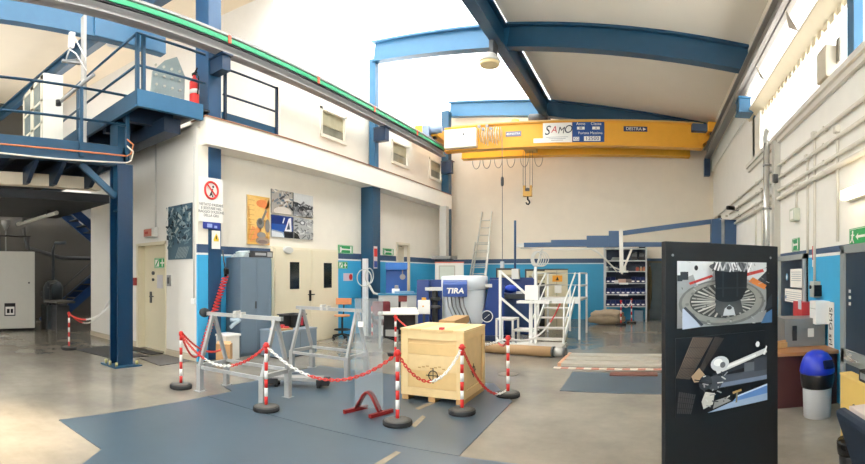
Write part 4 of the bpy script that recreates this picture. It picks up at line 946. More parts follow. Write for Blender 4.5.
t = thing('beige_cabinet', 'beige cabinet with orange warning sign behind the stair platform', 'cabinet', (-2.62, 14.0, 0), face(-2.62, 14))
obj('body', MB().b2((-.36, -.25, 0), (.3, .3, 1.72), bev=.012), mat((214, 202, 168), .5, var=.04), t)
obj('top', MB().b2((-.37, -.26, 1.72), (.31, .31, 1.75)), DGREY, t)
obj('door_seam', MB().b2((-.02, -.254, .1), (-.012, -.25, 1.7)), DGREY, t)
obj('warning_sign', MB().b2((-.14, -.262, 1.38), (.14, -.25, 1.56)), mat((236, 160, 40), .5), t)
obj('symbol', MB().prism([(-.05, -.265, 1.42), (.05, -.265, 1.42), (0, -.265, 1.53)], (0, .003, 0)), BLACK, t)
obj('paper', MB().b2((-.08, -.258, 1.06), (.12, -.25, 1.3)), PAPER, t)
HR = mat((232, 232, 228), .4, var=.03)
t = thing('stair_platform', 'white metal access stair with railed platform behind the crate', 'stair platform', (-2.15, 10.1, 0))
for k in range(4):
    y, z = .35+.36*k, .2+.2*k
    obj('tread', MB().b2((-.33, y-.14, z-.03), (.33, y+.14, z), bev=.004), mat((206, 202, 194), .45), t)
for x in (-.35, .35): obj('stringer', MB().bar((x, .0, .02), (x, 1.8, .98), .03, .12), HR, t)
obj('platform', MB().b2((-.62, 1.7, .93), (.5, 3.2, .98)), mat((204, 200, 192), .45), t)
obj('kick_plate', MB().b2((-.62, 1.68, .88), (.5, 1.71, 1.02)), HR, t)
for x, y in ((-.6, 1.75), (.48, 1.75), (-.6, 3.15), (.48, 3.15)): obj('post', MB().b2((x-.025, y-.025, 0), (x+.025, y+.025, 1.62)), HR, t)
for x in (-.36, .38):
    obj('handrail', MB().tube([(x, .1, .05), (x, .12, .95), (x, 1.75, 1.62)], .022), HR, t)
    obj('midrail', MB().tube([(x, .12, .5), (x, 1.75, 1.3)], .018), HR, t)
    obj('post', MB().b2((x-.02, .9, .3), (x+.02, .94, 1.28)), HR, t)
for z in (1.62, 1.3):
    obj('platform_rail', MB().tube([(.48, 1.75, z), (.48, 3.15, z), (-.6, 3.15, z), (-.6, 1.75, z)], .02), HR, t)
obj('landing_grate', MB().b2((-.58, -.35, .1), (.42, .28, .13)), mat((204, 200, 192), .45), t)
m = MB()
for x in (-.55, .39):
    for y in (-.3, .2): m.b2((x-.02, y-.02, 0), (x+.02, y+.02, .1))
pieces('grate_foot', m, HR, t)
t = thing('side_handrail', 'white diagonal handrail frame left of the access stair', 'handrail', (-2.75, 10.0, 0))
A, B_ = Vector((-.36, 0, 0)), Vector((.3, .1, 0))
obj('post', MB().b2((A.x-.025, -.025, 0), (A.x+.025, .025, 1.68)), HR, t)
for dx in (0, .09): obj('post', MB().b2((B_.x-.025+dx, .075, 0), (B_.x+.025+dx, .125, 1.75 if dx else 1.3)), HR, t)
obj('diagonal', MB().bar(A+Vector((0, 0, 1.66)), B_+Vector((0, 0, 1.08)), .045), HR, t)
obj('diagonal', MB().bar(A+Vector((0, 0, 1.1)), B_+Vector((0, 0, .55)), .045), HR, t)
obj('control_panel', MB().b2((B_.x-.13, .05, 1.05), (B_.x+.16, .2, 1.36), bev=.01), PWHITE, t)
obj('shelf', MB().b2((B_.x-.3, .0, .98), (B_.x+.4, .3, 1.03)), HR, t)
obj('bottom_rail', MB().bar(A+Vector((0, 0, .12)), B_+Vector((0, 0, .12)), .04), HR, t)
t = thing('double_step', 'white framed double step stool beside the side handrail', 'step stool', (-3.08, 10.75, 0))
for x0, z, nm in ((-.3, .6, 'tread'), (.1, .36, 'tread')):
    obj(nm, MB().b2((x0, -.25, z-.04), (x0+.42, .25, z), bev=.004), mat((206, 204, 198), .45), t)
    for x in (x0+.02, x0+.4):
        for y in (-.23, .23): obj('leg', MB().b2((x-.02, y-.02, 0), (x+.02, y+.02, z-.03)), HR, t)
obj('foot_bar', MB().bar((-.28, -.23, .12), (.5, -.23, .12), .035), HR, t)
t = thing('cardboard_tube', 'long brown cardboard tube lying on the floor behind the crate', 'tube', (-2.55, 9.35, .105))
obj('tube', MB().tube([(-.9, .1, 0), (.75, -.12, 0)], .1, 16), mat((178, 144, 104), .6, var=.06), t)
obj('metal_end', MB().tube([(.75, -.12, 0), (.95, -.147, 0)], .085, 14), mat((190, 190, 186), .35, .5), t)
pieces('collar', MB().tube([(.72, -.116, 0), (.77, -.123, 0)], .104, 14).tube([(.95, -.147, 0), (1.0, -.153, 0)], .092, 14), DGREY, t)
t = thing('floor_track', 'set of grey steel floor tracks edged with red and white tape', 'floor track', (-1.5, 8.15, 0))
TR = mat((190, 183, 168), .4, .1, var=.08)
for k in range(3):
    y = .22+.42*k
    obj('track', MB().b2((0, y, 0), (2.6, y+.32, .05), bev=.004), TR, t)
    obj('groove', MB().b2((0, y+.32, 0), (2.6, y+.42, .012)), mat((52, 50, 47), .6), t)
for y in (0, 1.5):
    m = MB(); x = -.1; k = 0
    while x < 2.6: m.b2((x, y, 0), (x+.13, y+.1, .012), k % 2); x += .13; k += 1
    obj('hazard_tape', m, [mat((226, 214, 200), .5), mat((196, 128, 112), .5)], t)
obj('end_cap', MB().b2((-.06, .2, 0), (0, 1.4, .055)), mat((222, 170, 132), .5), t)
t = thing('tool_case', 'small dark tool case on the floor behind the crate', 'case', (-3.72, 10.1, 0), face(-3.7, 10)-.1)
obj('case', MB().b2((-.2, -.1, 0), (.2, .14, .16), bev=.02), mat((60, 62, 70), .5), t); obj('lid', MB().b2((-.19, -.09, .16), (.19, .13, .19), bev=.01), LGREY, t)
tag(obj('floor_cover', MB().lathe([(.16, 0), (.16, .006)], (-2.2, 6.95+.55, 0), 24), mat((120, 112, 100), .5)), 'round metal cover in the floor right of the crate', 'floor cover')
t = thing('canvas_bag', 'crumpled tan canvas sack on the floor before the shelf', 'bag', (-1.3, 15.55, 0), .1)
obj('sack', MB().blob((0, 0, .2), (.58, .34, .21), seed=2, amp=.3, f=2.2), mat((166, 148, 122), .85, var=.12, bump=.3), t)
obj('flap', MB().blob((.0, -.03, .33), (.53, .31, .15), seed=6, amp=.35, f=3), mat((182, 164, 138), .85, var=.12, bump=.3), t)
# ================================================================ OVERHEAD CRANE
ca = math.atan2(.9, 8.82)                      # the bridge is slightly skewed
t = thing('overhead_crane', 'yellow overhead travelling crane spanning the hall before the back wall', 'crane', (-6.8, 14.95, 5.4), ca)
YL = mat((232, 166, 44), .42, var=.05); YL2 = mat((238, 178, 50), .42, var=.05)
def girder(y, x0, x1, z0=.24, h=.78):
    m = MB(); m.b2((x0, y-.12, z0+.04), (x1, y+.12, z0+h-.03)).b2((x0, y-.17, z0), (x1, y+.17, z0+.04)).b2((x0, y-.17, z0+h-.03), (x1, y+.17, z0+h))
    return m
g = obj('girder', girder(0, .25, 8.6), YL, t)
obj('walkway_rail', MB().b2((.5, -.19, 1.02), (8.6, -.15, 1.06)), mat((206, 172, 110), .45), g)
m = girder(1.15, .5, 8.4); obj('girder', m, YL2, t)
for x in (.0, 8.82):
    e = obj('end_truck', MB().b2((x-.14, -.55, .68), (x+.14, 1.75, 1.0), bev=.01), YL, t)
    for y in (-.4, 1.6): obj('wheel', MB().lathe([(.12, -.05), (.12, .05)], (x, y, .725), 16, axis='X'), DGREY, e)
obj('end_plate', MB().prism([(8.45, -.13, .26), (8.8, -.13, .55), (8.8, -.13, .9), (8.45, -.13, 1.0)], (0, .26, 0)), YL, t)
obj('drive_motor', MB().lathe([(.13, 0), (.13, .4), (.08, .42)], (-.1, -.62, .86), 14, axis='X').b2((-.3, -.78, .62), (-.08, -.45, .98)), mat((128, 144, 168), .45), t)
obj('wheel_guard', MB().b2((-.58, -.75, .6), (-.3, -.42, 1.02), bev=.03), mat((244, 190, 40), .42), t)
obj('drive_motor', MB().lathe([(.1, 0), (.1, .4)], (8.3, -.3, .85), 12, axis='X').b2((8.2, -.42, .72), (8.75, -.2, .95)), mat((70, 92, 120), .45), t)
b = obj('control_box', MB().b2((.32, -.42, .28), (1.38, -.15, .88), bev=.012), mat((230, 222, 200), .5), t)
obj('lock', MB().b2((.95, -.43, .66), (1.0, -.42, .72)), DGREY, b)
h = obj('hoist_trolley', MB().b2((2.65, .1, .98), (3.3, 1.1, 1.12)).b2((2.8, .2, .3), (3.2, .9, .98)), mat((206, 160, 70), .45), t)
obj('hoist_motor', MB().lathe([(.12, 0), (.17, .04), (.17, .42), (.1, .5), (.1, .62)], (3.0, .2, 1.22), 16, axis='X'), DGREY, h)
obj('hoist_cover', MB().lathe([(.12, 0), (.16, .06), (.12, .2)], (2.55, .2, 1.04), 14).b2((2.45, .05, 1.0), (2.9, .35, 1.1)), YL2, h)
m = MB()
for x in (2.75, 2.83, 2.98, 3.06): m.tube([(x, .6, .3), (x+.0, .6, -.92)], .008, 5)
obj('wire_rope', m, DGREY, h)
hb = obj('hook_block', MB().b2((2.76, .52, -1.2), (2.83, .68, -.86)).b2((2.98, .52, -1.2), (3.05, .68, -.86)).b2((2.76, .5, -1.22), (3.05, .7, -1.06)), mat((200, 150, 60), .45), h)
obj('sheave', MB().lathe([(.12, -.04), (.12, .04)], (2.905, .6, -1.05), 16, axis='Y'), DGREY, hb)
obj('hook', MB().tube([(2.905, .6, -1.2), (2.905, .6, -1.32), (2.95, .6, -1.36), (2.97, .6, -1.42), (2.93, .6, -1.48), (2.87, .6, -1.46), (2.85, .6, -1.41)], .028, 8), BLACK, hb)
for k, x in enumerate((.95, 1.33, 1.75, 2.2, 2.68, 3.18)):
    pts = [(x+.14*math.cos(a), 1.35, .24+.3*math.sin(a)) for a in [PI+PI*i/12 for i in range(13)]]
    obj('festoon_loop', MB().tube(pts, .014, 6), mat((150, 146, 136), .5), t)
m = MB()
for k in range(9):
    x = 1.5+.075*k; m.tube([(x, -.25, .95-.05*(k % 3)), (x-.04, -.3, .7), (x+.03, -.3, .42-.04*(k % 4)), (x+.06, -.26, .6), (x+.05, -.22, .9)], .012, 5, m=k % 2)
obj('cable_bunch', m, [mat((166, 158, 132), .5), mat((206, 200, 180), .5)], t)
m = MB()
for k in range(4): m.lathe([(.05, -.04), (.05, .04)], (1.45+.13*k, -.24, .95-.09*(k % 2)), 10, axis='Y')
obj('cable_trolley', m, GREY, t)
p = obj('pendant_cable', MB().tube([(2.2, -.25, .8), (2.21, -.24, -.5), (2.21, -.24, -3.4)], .011, 6), mat((110, 110, 112), .5), t)
obj('pendant_coupling', MB().lathe([(.03, -1.0), (.05, -.95), (.05, -.75), (.03, -.7)], (2.21, -.24, 0), 10), DGREY, p)
obj('pendant_control', MB().b2((2.15, -.29, -3.75), (2.27, -.19, -3.4), bev=.02), mat((200, 204, 208), .5), p)
fy = -.125
s = obj('banner', MB().b2((3.5, fy-.012, .36), (4.42, fy, .98)).b2((3.2, fy-.01, .36), (3.5, fy, .5)), PAPER, t)
for k, (ch, col) in enumerate(zip('SAMO', [(34, 40, 58), (196, 44, 56), (34, 40, 58), (34, 40, 58)])):
    text(ch, (.42, .3, .3, .36)[k], (3.63+.22*k, fy-.015, .73+.03*(k % 2)), SOUTH, mat(col, .5), s, 'logo_letter', ext=.002, sx=.9, shear=.25)
m = MB()
for k in range(3): m.b2((3.6+.08*k, fy-.0135, .52-.05*k), (4.3-.08*k, fy-.012, .535-.05*k))
obj('small_print', m, mat((150, 150, 156), .6), s)
s = obj('load_plate', MB().b2((4.43, fy-.012, .36), (5.44, fy, 1.0)), mat((30, 76, 142), .45), t)
text('Anno', .13, (4.7, fy-.014, .93), SOUTH, PAPER, s, ext=.0015); text('Classe', .13, (5.18, fy-.014, .93), SOUTH, PAPER, s, ext=.0015)
pieces('field', MB().b2((4.58, fy-.0145, .75), (4.82, fy-.012, .84)).b2((5.06, fy-.0145, .75), (5.3, fy-.012, .84)).b2((4.46, fy-.0145, .4), (4.65, fy-.012, .52)).b2((4.8, fy-.0145, .39), (5.32, fy-.012, .54)), PAPER, s)
text('Portata Massima', .115, (5.0, fy-.014, .64), SOUTH, PAPER, s, ext=.0015)
NB = mat((30, 60, 120), .5)
text('88', .1, (4.7, fy-.016, .795), SOUTH, NB, s, ext=.001); text('A', .1, (5.18, fy-.016, .795), SOUTH, NB, s, ext=.001)
text('KG', .12, (4.555, fy-.016, .46), SOUTH, NB, s, ext=.001); text('12500', .16, (5.06, fy-.016, .465), SOUTH, NB, s, ext=.001, sx=1.1)
s = obj('direction_plate', MB().b2((6.05, fy-.01, .7), (6.8, fy, .86)), mat((36, 50, 90), .5), t)
text('DESTRA', .14, (6.37, fy-.012, .78), SOUTH, PAPER, s, ext=.0015); obj('arrow', MB().prism([(6.66, fy-.013, .73), (6.76, fy-.013, .78), (6.66, fy-.013, .83)], (0, .003, 0)), PAPER, s)
s = obj('direction_plate', MB().b2((2.3, fy-.01, .6), (2.8, fy, .76)), mat((120, 120, 140), .5), t)
text('SINISTRA', .095, (2.58, fy-.012, .68), SOUTH, PAPER, s, ext=.0015); obj('arrow', MB().prism([(2.38, fy-.013, .64), (2.32, fy-.013, .68), (2.38, fy-.013, .72)], (0, .003, 0)), PAPER, s)
# high-bay lamp
t = thing('highbay_lamp', 'round high-bay lamp hanging below the blue roof beam', 'lamp', (-3.4, 10.15, 6.12))
obj('lens', MB().lathe([(.2, .03), (.22, .06), (.22, .1)], n=28), mat((238, 214, 160), .4), t)
obj('reflector', MB().lathe([(.23, .1), (.24, .12), (.2, .2), (.14, .27), (.08, .3)], n=28), LGREY, t)
obj('hanger', MB().b2((-.03, -.03, .3), (.03, .2, .36)).b2((-.05, .1, .3), (.05, .42, .7)), DGREY, t)
tag(obj('rail_bracket', MB().b2((1.94, 16.75, 5.0), (2.14, 17.0, 5.575)), NAVY), 'dark blue bracket under the far end of the right crane rail', 'bracket')
dup(t0 := next(o for o in C.objects if o.name == 'highbay_lamp'), (-4.9, .7, 6.12), 0, 'added unseen high-bay lamp over the mat corner for the warm floor patch')  # lamp copy added out of view above the warm floor patch
sl = bpy.data.lights.new('warm_patch_spot', 'SPOT'); sl.energy = 2000; sl.color = (1, .8, .55); sl.spot_size = math.radians(32); sl.spot_blend = .9; sl.shadow_soft_size = .2  # added spot that throws the warm patch on the floor
so = bpy.data.objects.new('warm_patch_spot', sl); C.objects.link(so); so.location = (-4.9, .7, 6.1)
# ================================================================ JIB HOIST
JB = mat((34, 72, 110), .42, var=.06); y = 12.8
t = thing('jib_hoist', 'blue wall-mounted jib arm reaching left across the back wall', 'jib crane', (2.0, y, 2.2))
obj('bracket_plate', MB().b2((.0, -.2, -.1), (.295, .15, .82), bev=.01).b2((-.35, -.2, -.12), (-.1, .15, .82)), JB, t)
obj('pivot', MB().tube([(-.05, 0, -.1), (-.05, 0, .85)], .09), LGREY, t)
obj('tie_bar', MB().bar((-.05, 0, .82), (-2.7, 0, .46), .09, .12), JB, t)
obj('arm', MB().bar((-.05, 0, .17), (-2.75, 0, .17), .09, .12), JB, t)
obj('elbow', MB().b2((-3.02, -.12, .1), (-2.72, .12, .52), bev=.01), JB, t)
obj('outer_arm', MB().b2((-3.6, -.1, .1), (-3.02, .1, .4)).b2((-4.55, -.09, .12), (-3.6, .09, .3)).b2((-5.3, -.06, .12), (-4.55, .06, .24)), JB, t)
obj('arm_tip', MB().bar((-5.3, 0, .18), (-5.5, 0, .17), .1, .1), LGREY, t)
obj('drop_post', MB().tube([(-5.56, 0, .85), (-5.56, 0, -.5)], .032), JB, t)
obj('drop_box', MB().b2((-5.64, -.08, -.74), (-5.44, .08, -.46), bev=.01), LGREY, t)
m = MB()
for k in range(4): m.ring((-4.95+.05*k, -.1-.02*k, -.2), .2, .014, 22, 6, axis='Y', sx=.7+.1*k)
m.tube([(-4.8, 0, .1), (-4.9, -.1, -.3), (-5.05, -.1, -.65), (-4.95, 0, -.8)], .03)
obj('cable_coil', m, mat((206, 204, 196), .5), t)
obj('cable', MB().tube([(-5.4, 0, .1), (-4.6, -.1, .05), (-4.0, -.1, .04), (-3.5, -.1, .06), (-3.3, -.1, -.05), (-2.9, -.1, -.42), (-2.7, -.1, -.5)], .02, 6).tube([(-3.4, -.12, .06), (-3.1, -.12, -.2), (-2.8, -.12, -.55)], .016, 6), mat((206, 202, 192), .5), t)
obj('lift_strut', MB().bar((-2.7, -.15, .55), (-2.68, -.15, -.55), .1, .06).bar((-2.68, -.15, -.6), (-2.42, -.15, .05), .05), mat((222, 216, 204), .45), t)
# ================================================================ SHELF RACK AT THE BACK WALL
sx0, sx1, sy = -1.46, -.06, 16.62
t = thing('shelf_rack', 'tall light grey steel shelf rack against the back wall', 'shelf', ((sx0+sx1)/2, sy, 0))
RK = mat((186, 188, 186), .45, .2)
LV = [.52, .92, 1.3, 1.7, 2.06, 2.46]; hw = (sx1-sx0)/2
for x in (-hw, hw):
    for yy in (-.22, .22): obj('upright', MB().b2((x-.025, yy-.025, 0), (x+.025, yy+.025, 2.56)), RK, t)
for z in LV: obj('shelf', MB().b2((-hw, -.24, z-.03), (hw, .24, z), bev=.003), RK, t)
obj('back_panel', MB().b2((-hw, .225, .5), (hw, .235, 2.5)), mat((40, 50, 70), .6), t)
for z in LV[1:5]:
    obj('shelf_label', MB().b2((-.2, -.252, z-.05), (.1, -.24, z+.012)), PAPER, t)
NV = mat((34, 46, 92), .45, var=.08)
b0 = thing('storage_bin', 'x', 'bin', group='dark blue bins on the rack')
m = MB(); m.prism([(-.08, -.16, 0), (-.08, .14, 0), (-.08, .14, .2), (-.08, -.06, .2), (-.08, -.17, .1)], (.16, 0, 0)); obj('body', m, NV, b0)
obj('label_card', MB().b2((-.045, -.176, .03), (.045, -.168, .075)), PAPER, b0)
rn = ['lowest', 'second lowest', 'middle', 'fourth']
xs = [-.58+.168*i for i in range(8)]
k = 0
for li, z in enumerate(LV[:3]):
    for i, x in enumerate(xs):
        od = ('first', 'second', 'third', 'fourth', 'fifth', 'sixth', 'seventh', 'eighth')[i]
        if li == 2 and i in (2, 3, 4): continue
        lab = '%s dark blue bin from the left on the %s rack level' % (od, ('lowest', 'second lowest', 'third lowest')[li])
        loc = (t.location.x+x, sy-.03, z+.001)
        if k == 0: b0.location = loc; b0['label'] = lab
        else: dup(b0, loc, 0, lab)
        k += 1
bc = [((200, 120, 84), .09, .12), ((206, 160, 120), .08, .1), ((190, 90, 70), .1, .11), ((216, 206, 190), .09, .13), ((70, 76, 96), .1, .14), ((60, 70, 80), .09, .1), ((120, 130, 130), .08, .09), ((170, 168, 160), .1, .1)]
nmz = ['orange', 'peach', 'rust', 'cream', 'slate', 'charcoal', 'grey-green', 'pale grey']
for i, (c, w, h) in enumerate(bc):
    x = (.62, .52, .4, -.02, -.3, -.5, -.18, -.62)[i]
    tt = thing('parts_jar', '%s capped jar on the rack shelf below the two black cases' % nmz[i], 'jar', (t.location.x+x, sy-.1, LV[3]+.001), group='jars on the rack')
    obj('jar', MB().lathe([(w*.45, 0), (w*.5, .01), (w*.5, h), (w*.3, h+.02)], n=12), mat(c, .5), tt)
    obj('lid', MB().lathe([(w*.42, h+.02), (w*.42, h+.05)], n=12), LGREY if i % 2 else DGREY, tt)
for i, (x, c, w, h, nm) in enumerate(((-.12, (196, 160, 140), .26, .13, 'pinkish'), (.12, (110, 96, 96), .2, .12, 'brown'), (-.3, (206, 204, 200), .16, .09, 'white'))):
    tag(obj('parts_box', MB().b2((t.location.x+x-w/2, sy-.2, LV[2]+.001), (t.location.x+x+w/2, sy+.1, LV[2]+h), bev=.01), mat(c, .6)), '%s open box between the blue bins on the third level' % nm, 'box', 'boxes between the blue bins')
for i, x in enumerate((.3, .55)):
    tt = thing('instrument_case', ('left' if i == 0 else 'right')+' one of two stacked-looking black cases on the top compartment', 'case', (t.location.x+x, sy-.05, LV[4]+.001), group='black cases on the rack')
    obj('case', MB().b2((-.1, -.15, 0), (.1, .15, .27), bev=.01), BLACK, tt); obj('front_panel', MB().b2((-.08, -.156, .12), (.08, -.15, .2)), DGREY, tt); obj('handle', MB().tube([(-.05, -.15, .23), (-.05, -.18, .23), (.05, -.18, .23), (.05, -.15, .23)], .008, 6), DGREY, tt)
tt = thing('coiled_hose', 'grey coiled hose lying in the top compartment of the rack', 'hose', (t.location.x-.3, sy-.05, LV[4]+.03)); obj('coil', MB().ring((0, 0, 0), .17, .025, 24, 8).ring((.02, 0, .05), .16, .025, 24, 8), mat((130, 132, 126), .6), tt)
tt = thing('black_tin', 'black tin standing on top of the rack at its right end', 'tin', (t.location.x+.56, sy-.05, LV[5]+.001)); obj('body', MB().lathe([(.1, 0), (.11, .01), (.12, .14)], n=16), BLACK, tt); obj('rim', MB().ring((0, 0, .14), .12, .008), DGREY, tt)
tt = thing('plastic_tray', 'pale tray lying on top of the rack', 'tray', (t.location.x-.1, sy-.05, LV[5]+.001)); obj('tray', MB().b2((-.25, -.15, 0), (.25, .15, .05), bev=.01), LGREY, tt); obj('parts', MB().box((-.1, 0, .07), (.16, .1, .06), rz=.4).box((.12, .02, .07), (.12, .08, .05), rz=-.3), DGREY, tt)
tag(obj('grey_carton', MB().b2((t.location.x+.3, sy-.18, .0), (t.location.x+.6, sy+.15, .36), bev=.01), mat((120, 134, 146), .6)), 'grey carton on the floor under the rack', 'carton')
t = thing('hanging_overalls', 'brown cloth hanging on the doorway frame beside the rack', 'clothes', (.06, 16.98, .4)); obj('cloth', MB().blob((0, 0, .75), (.07, .06, .72), seed=5, amp=.3, f=2.5), mat((112, 96, 66), .85), t); obj('hook', MB().tube([(0, .08, 1.5), (0, 0, 1.52), (0, -.02, 1.46)], .01, 6), GREY, t)
t = thing('dark_machine', 'dark grey machine in the dark doorway right of the rack', 'machine', (.62, 16.7, 0)); obj('column', MB().b2((.05, -.1, .3), (.3, .25, 1.7), bev=.02), mat((74, 84, 86), .5), t); obj('base', MB().b2((-.1, -.25, 0), (.4, .3, .3), bev=.02), DGREY, t); obj('head', MB().b2((.0, -.3, 1.2), (.28, .0, 1.5), bev=.03), mat((92, 102, 102), .5), t); obj('table', MB().lathe([(.18, .38), (.18, .42)], (.1, -.15, 0), 18), GREY, t)
# ================================================================ BLACK DISPLAY PANEL
pa, pb = Vector((.1, 2.83, 0)), Vector((.885, 3.26, 0)); d = pb-pa; wd = d.length; rz = math.atan2(d.y, d.x); c = (pa+pb)/2
t = thing('display_panel', 'tall black free-standing display panel with two space photographs', 'display panel', (c.x, c.y, 0), rz)
obj('board', MB().b2((-wd/2, 0, .0), (wd/2, .045, 1.79), bev=.004), mat((24, 25, 27), .5, var=.08), t)
pieces('rear_foot', MB().prism([(-wd/2+.06, .045, 0), (-wd/2+.06, .5, 0), (-wd/2+.06, .045, .5)], (.03, 0, 0)).prism([(wd/2-.09, .045, 0), (wd/2-.09, .5, 0), (wd/2-.09, .045, .5)], (.03, 0, 0)), BLACK, t)
for x in (-wd/2+.05, wd/2-.07):
    obj('screw', MB().lathe([(.008, 0), (.008, -.003)], (x, 0, 1.71), 8, axis='Y'), GREY, t)
def onp(px, py):      # point of the panel front seen at a pixel, as (u along the panel, height)
    a = th(px); dx, dy = math.sin(a), math.cos(a); n = Vector((d.y, -d.x, 0))
    s = (pa.x*n.x+pa.y*n.y)/(dx*n.x+dy*n.y); p = Vector((dx*s, dy*s, 0))
    return (p-c).dot(d)/wd, EYE-(py-Y0)*s/FR
def pphoto(nm, lab, tl, br, sh):
    u0, z1 = onp(*tl); u1, z0 = onp(*br)
    tt = thing(nm, lab, 'picture', (c.x, c.y, 0), rz)
    picture('print', tt, (u0, -.006, z0), (u1-u0, 0, 0), (0, 0, z1-z0), sh, .005, (40, 40, 42))
rnd = random.Random(21)
sh = [((150, 152, 152), R4), ((206, 210, 212), [(0, .55), (.35, .72), (.4, 1), (0, 1)]), ((150, 154, 156), [(0, .5), (.2, .62), (.16, .8), (0, .7)]), ((42, 44, 48), rect(.03, .72, .11, .84)), ((42, 44, 48), rect(.0, .7, .05, .79)), ((40, 42, 46), ell(.19, .9, .02, .04)),
      ((200, 202, 202), [(.7, .75), (1, .6), (1, 1), (.78, 1)]), ((50, 54, 60), [(.88, .7), (1, .86), (1, .55)]),
      ((188, 62, 54), line(.12, .66, .36, .78, .035)), ((190, 64, 56), line(.7, .78, .96, .87, .05)), ((208, 124, 60), line(.8, .72, 1, .58, .09)),
      ((112, 114, 112), ell(.49, .36, .48, .36, 28)), ((146, 146, 140), ell(.49, .37, .45, .33, 28)), ((66, 68, 66), ell(.49, .39, .37, .27, 28))]
for i in range(30):
    a = 2*PI*i/30; sh.append(((166, 166, 160) if i % 3 else (206, 204, 196), line(.49+.11*math.cos(a), .38+.07*math.sin(a), .49+.36*math.cos(a), .39+.26*math.sin(a), .022)))
for i in range(70):
    x, y_ = rnd.random(), rnd.random(); sh.append((rnd.choice([(96, 98, 98), (180, 182, 182), (70, 72, 76), (206, 206, 204), (126, 128, 126)]), line(x, y_, x+rnd.uniform(-.05, .05), y_+rnd.uniform(-.04, .04)+.002, .009)))
for i in range(12):
    a = 2*PI*i/12; sh.append(((120, 122, 118), ell(.49+.43*math.cos(a), .36+.31*math.sin(a), .02, .02, 8)))
sh += [((74, 76, 76), [(.36, .4), (.63, .4), (.66, .22), (.56, .16), (.42, .16), (.34, .24)]), ((190, 194, 198), [(.43, .16), (.57, .16), (.55, .28), (.5, .33), (.45, .27)]), ((60, 62, 64), ell(.5, .28, .03, .03)),
       ((26, 27, 30), [(.345, .44), (.655, .44), (.7, .56), (.71, .88), (.34, .88), (.35, .56)]), ((26, 27, 30), ell(.5, .44, .155, .07)), ((44, 46, 50), rect(.36, .58, .7, .6)), ((42, 44, 48), rect(.42, .45, .44, .86)), ((42, 44, 48), rect(.58, .45, .6, .86))]
sh += [((92, 94, 98), ell(.52, .92, .24, .08))]
for i in range(26):
    x = .29+.46*rnd.random(); sh.append((rnd.choice([(206, 208, 210), (60, 62, 66), (150, 152, 156), (232, 232, 232)]), line(x, .99, x+rnd.uniform(-.06, .06), .83+.05*rnd.random(), .016)))
sh += [((178, 190, 210), [(0, .0), (.18, .02), (.04, .32), (0, .3)]), ((60, 66, 76), line(.02, .32, .2, .04, .03)), ((70, 110, 150), [(.86, .0), (1, 0), (1, .22), (.92, .16)]), ((44, 48, 54), [(.9, .2), (1, .26), (1, .48), (.95, .4)])]
pphoto('spacecraft_photo', 'upper photograph on the black panel, round ring mechanism with black cylinder', (676.5, 261), (765.5, 321.5), sh)
sh = [((16, 18, 24), R4)]
def array(pts, n, mcol=(112, 98, 86), lc=(56, 48, 44)):
    sh.append((mcol, pts)); a, b, c_, e = [Vector((*q, 0)) for q in pts]
    for i in range(1, n):
        f = i/n; p, q = a.lerp(b, f), e.lerp(c_, f); sh.append((lc, line(p.x, p.y, q.x, q.y, .006)))
    for i in range(1, 4):
        f = i/4; p, q = a.lerp(e, f), b.lerp(c_, f); sh.append((lc, line(p.x, p.y, q.x, q.y, .006)))
array([(.0, .5), (.14, .46), (.38, .97), (.17, 1)], 12)
array([(.2, .5), (.27, .55), (.5, .95), (.4, .98)], 12, (84, 76, 70))
array([(0, .06), (.14, .02), (.19, .26), (.02, .33)], 8, (70, 66, 66), (30, 28, 28))
sh += [((172, 146, 116), [(.14, .5), (.22, .6), (.28, .5), (.24, .42), (.17, .42)]), ((74, 80, 90), rect(.4, .34, 1, .46)), ((110, 122, 142), rect(.42, .3, 1, .36)), ((44, 48, 56), [(.36, .46), (1, .56), (1, .66), (.6, .56), (.36, .5)]), ((96, 100, 106), rect(.72, .46, .92, .58)), ((60, 64, 72), rect(.84, .44, 1, .62)),
       ((206, 206, 204), line(.4, .52, 1, .72, .07)), ((232, 232, 230), line(.5, .56, .86, .67, .03)), ((200, 202, 204), ell(.44, .62, .1, .1)), ((236, 236, 234), ell(.42, .64, .05, .05)), ((96, 100, 106), ell(.47, .6, .03, .04)), ((228, 228, 228), ell(.88, .82, .025, .04)), ((230, 230, 230), line(.96, .66, 1, .78, .03)),
       ((92, 132, 190), [(.56, .06), (1, .0), (1, .22), (.62, .13)]), ((196, 214, 234), [(.62, .13), (1, .21), (1, .235), (.62, .15)]), ((150, 170, 196), [(.3, 0), (1, 0), (1, .1), (.56, .08)]),
       ((196, 192, 182), [(.26, .06), (.36, .1), (.38, .24), (.28, .28), (.24, .16)]), ((150, 150, 146), [(.36, .04), (.56, .1), (.5, .16), (.38, .14)]), ((184, 150, 90), line(.58, .2, .68, .22, .03)), ((120, 112, 90), line(.62, .06, .63, .2, .02)), ((70, 74, 80), ell(.38, .38, .08, .1)), ((52, 56, 62), ell(.28, .4, .07, .1))]
for i in range(30):
    x, y_ = .22+.3*rnd.random(), .1+.4*rnd.random(); sh.append((rnd.choice([(60, 64, 70), (150, 150, 150), (30, 32, 36), (206, 204, 198)]), line(x, y_, x+rnd.uniform(-.07, .07), y_+rnd.uniform(-.05, .05)+.003, .014)))
pphoto('station_photo', 'lower photograph on the black panel, station arm and solar arrays', (675.2, 338.5), (764.5, 399), sh)
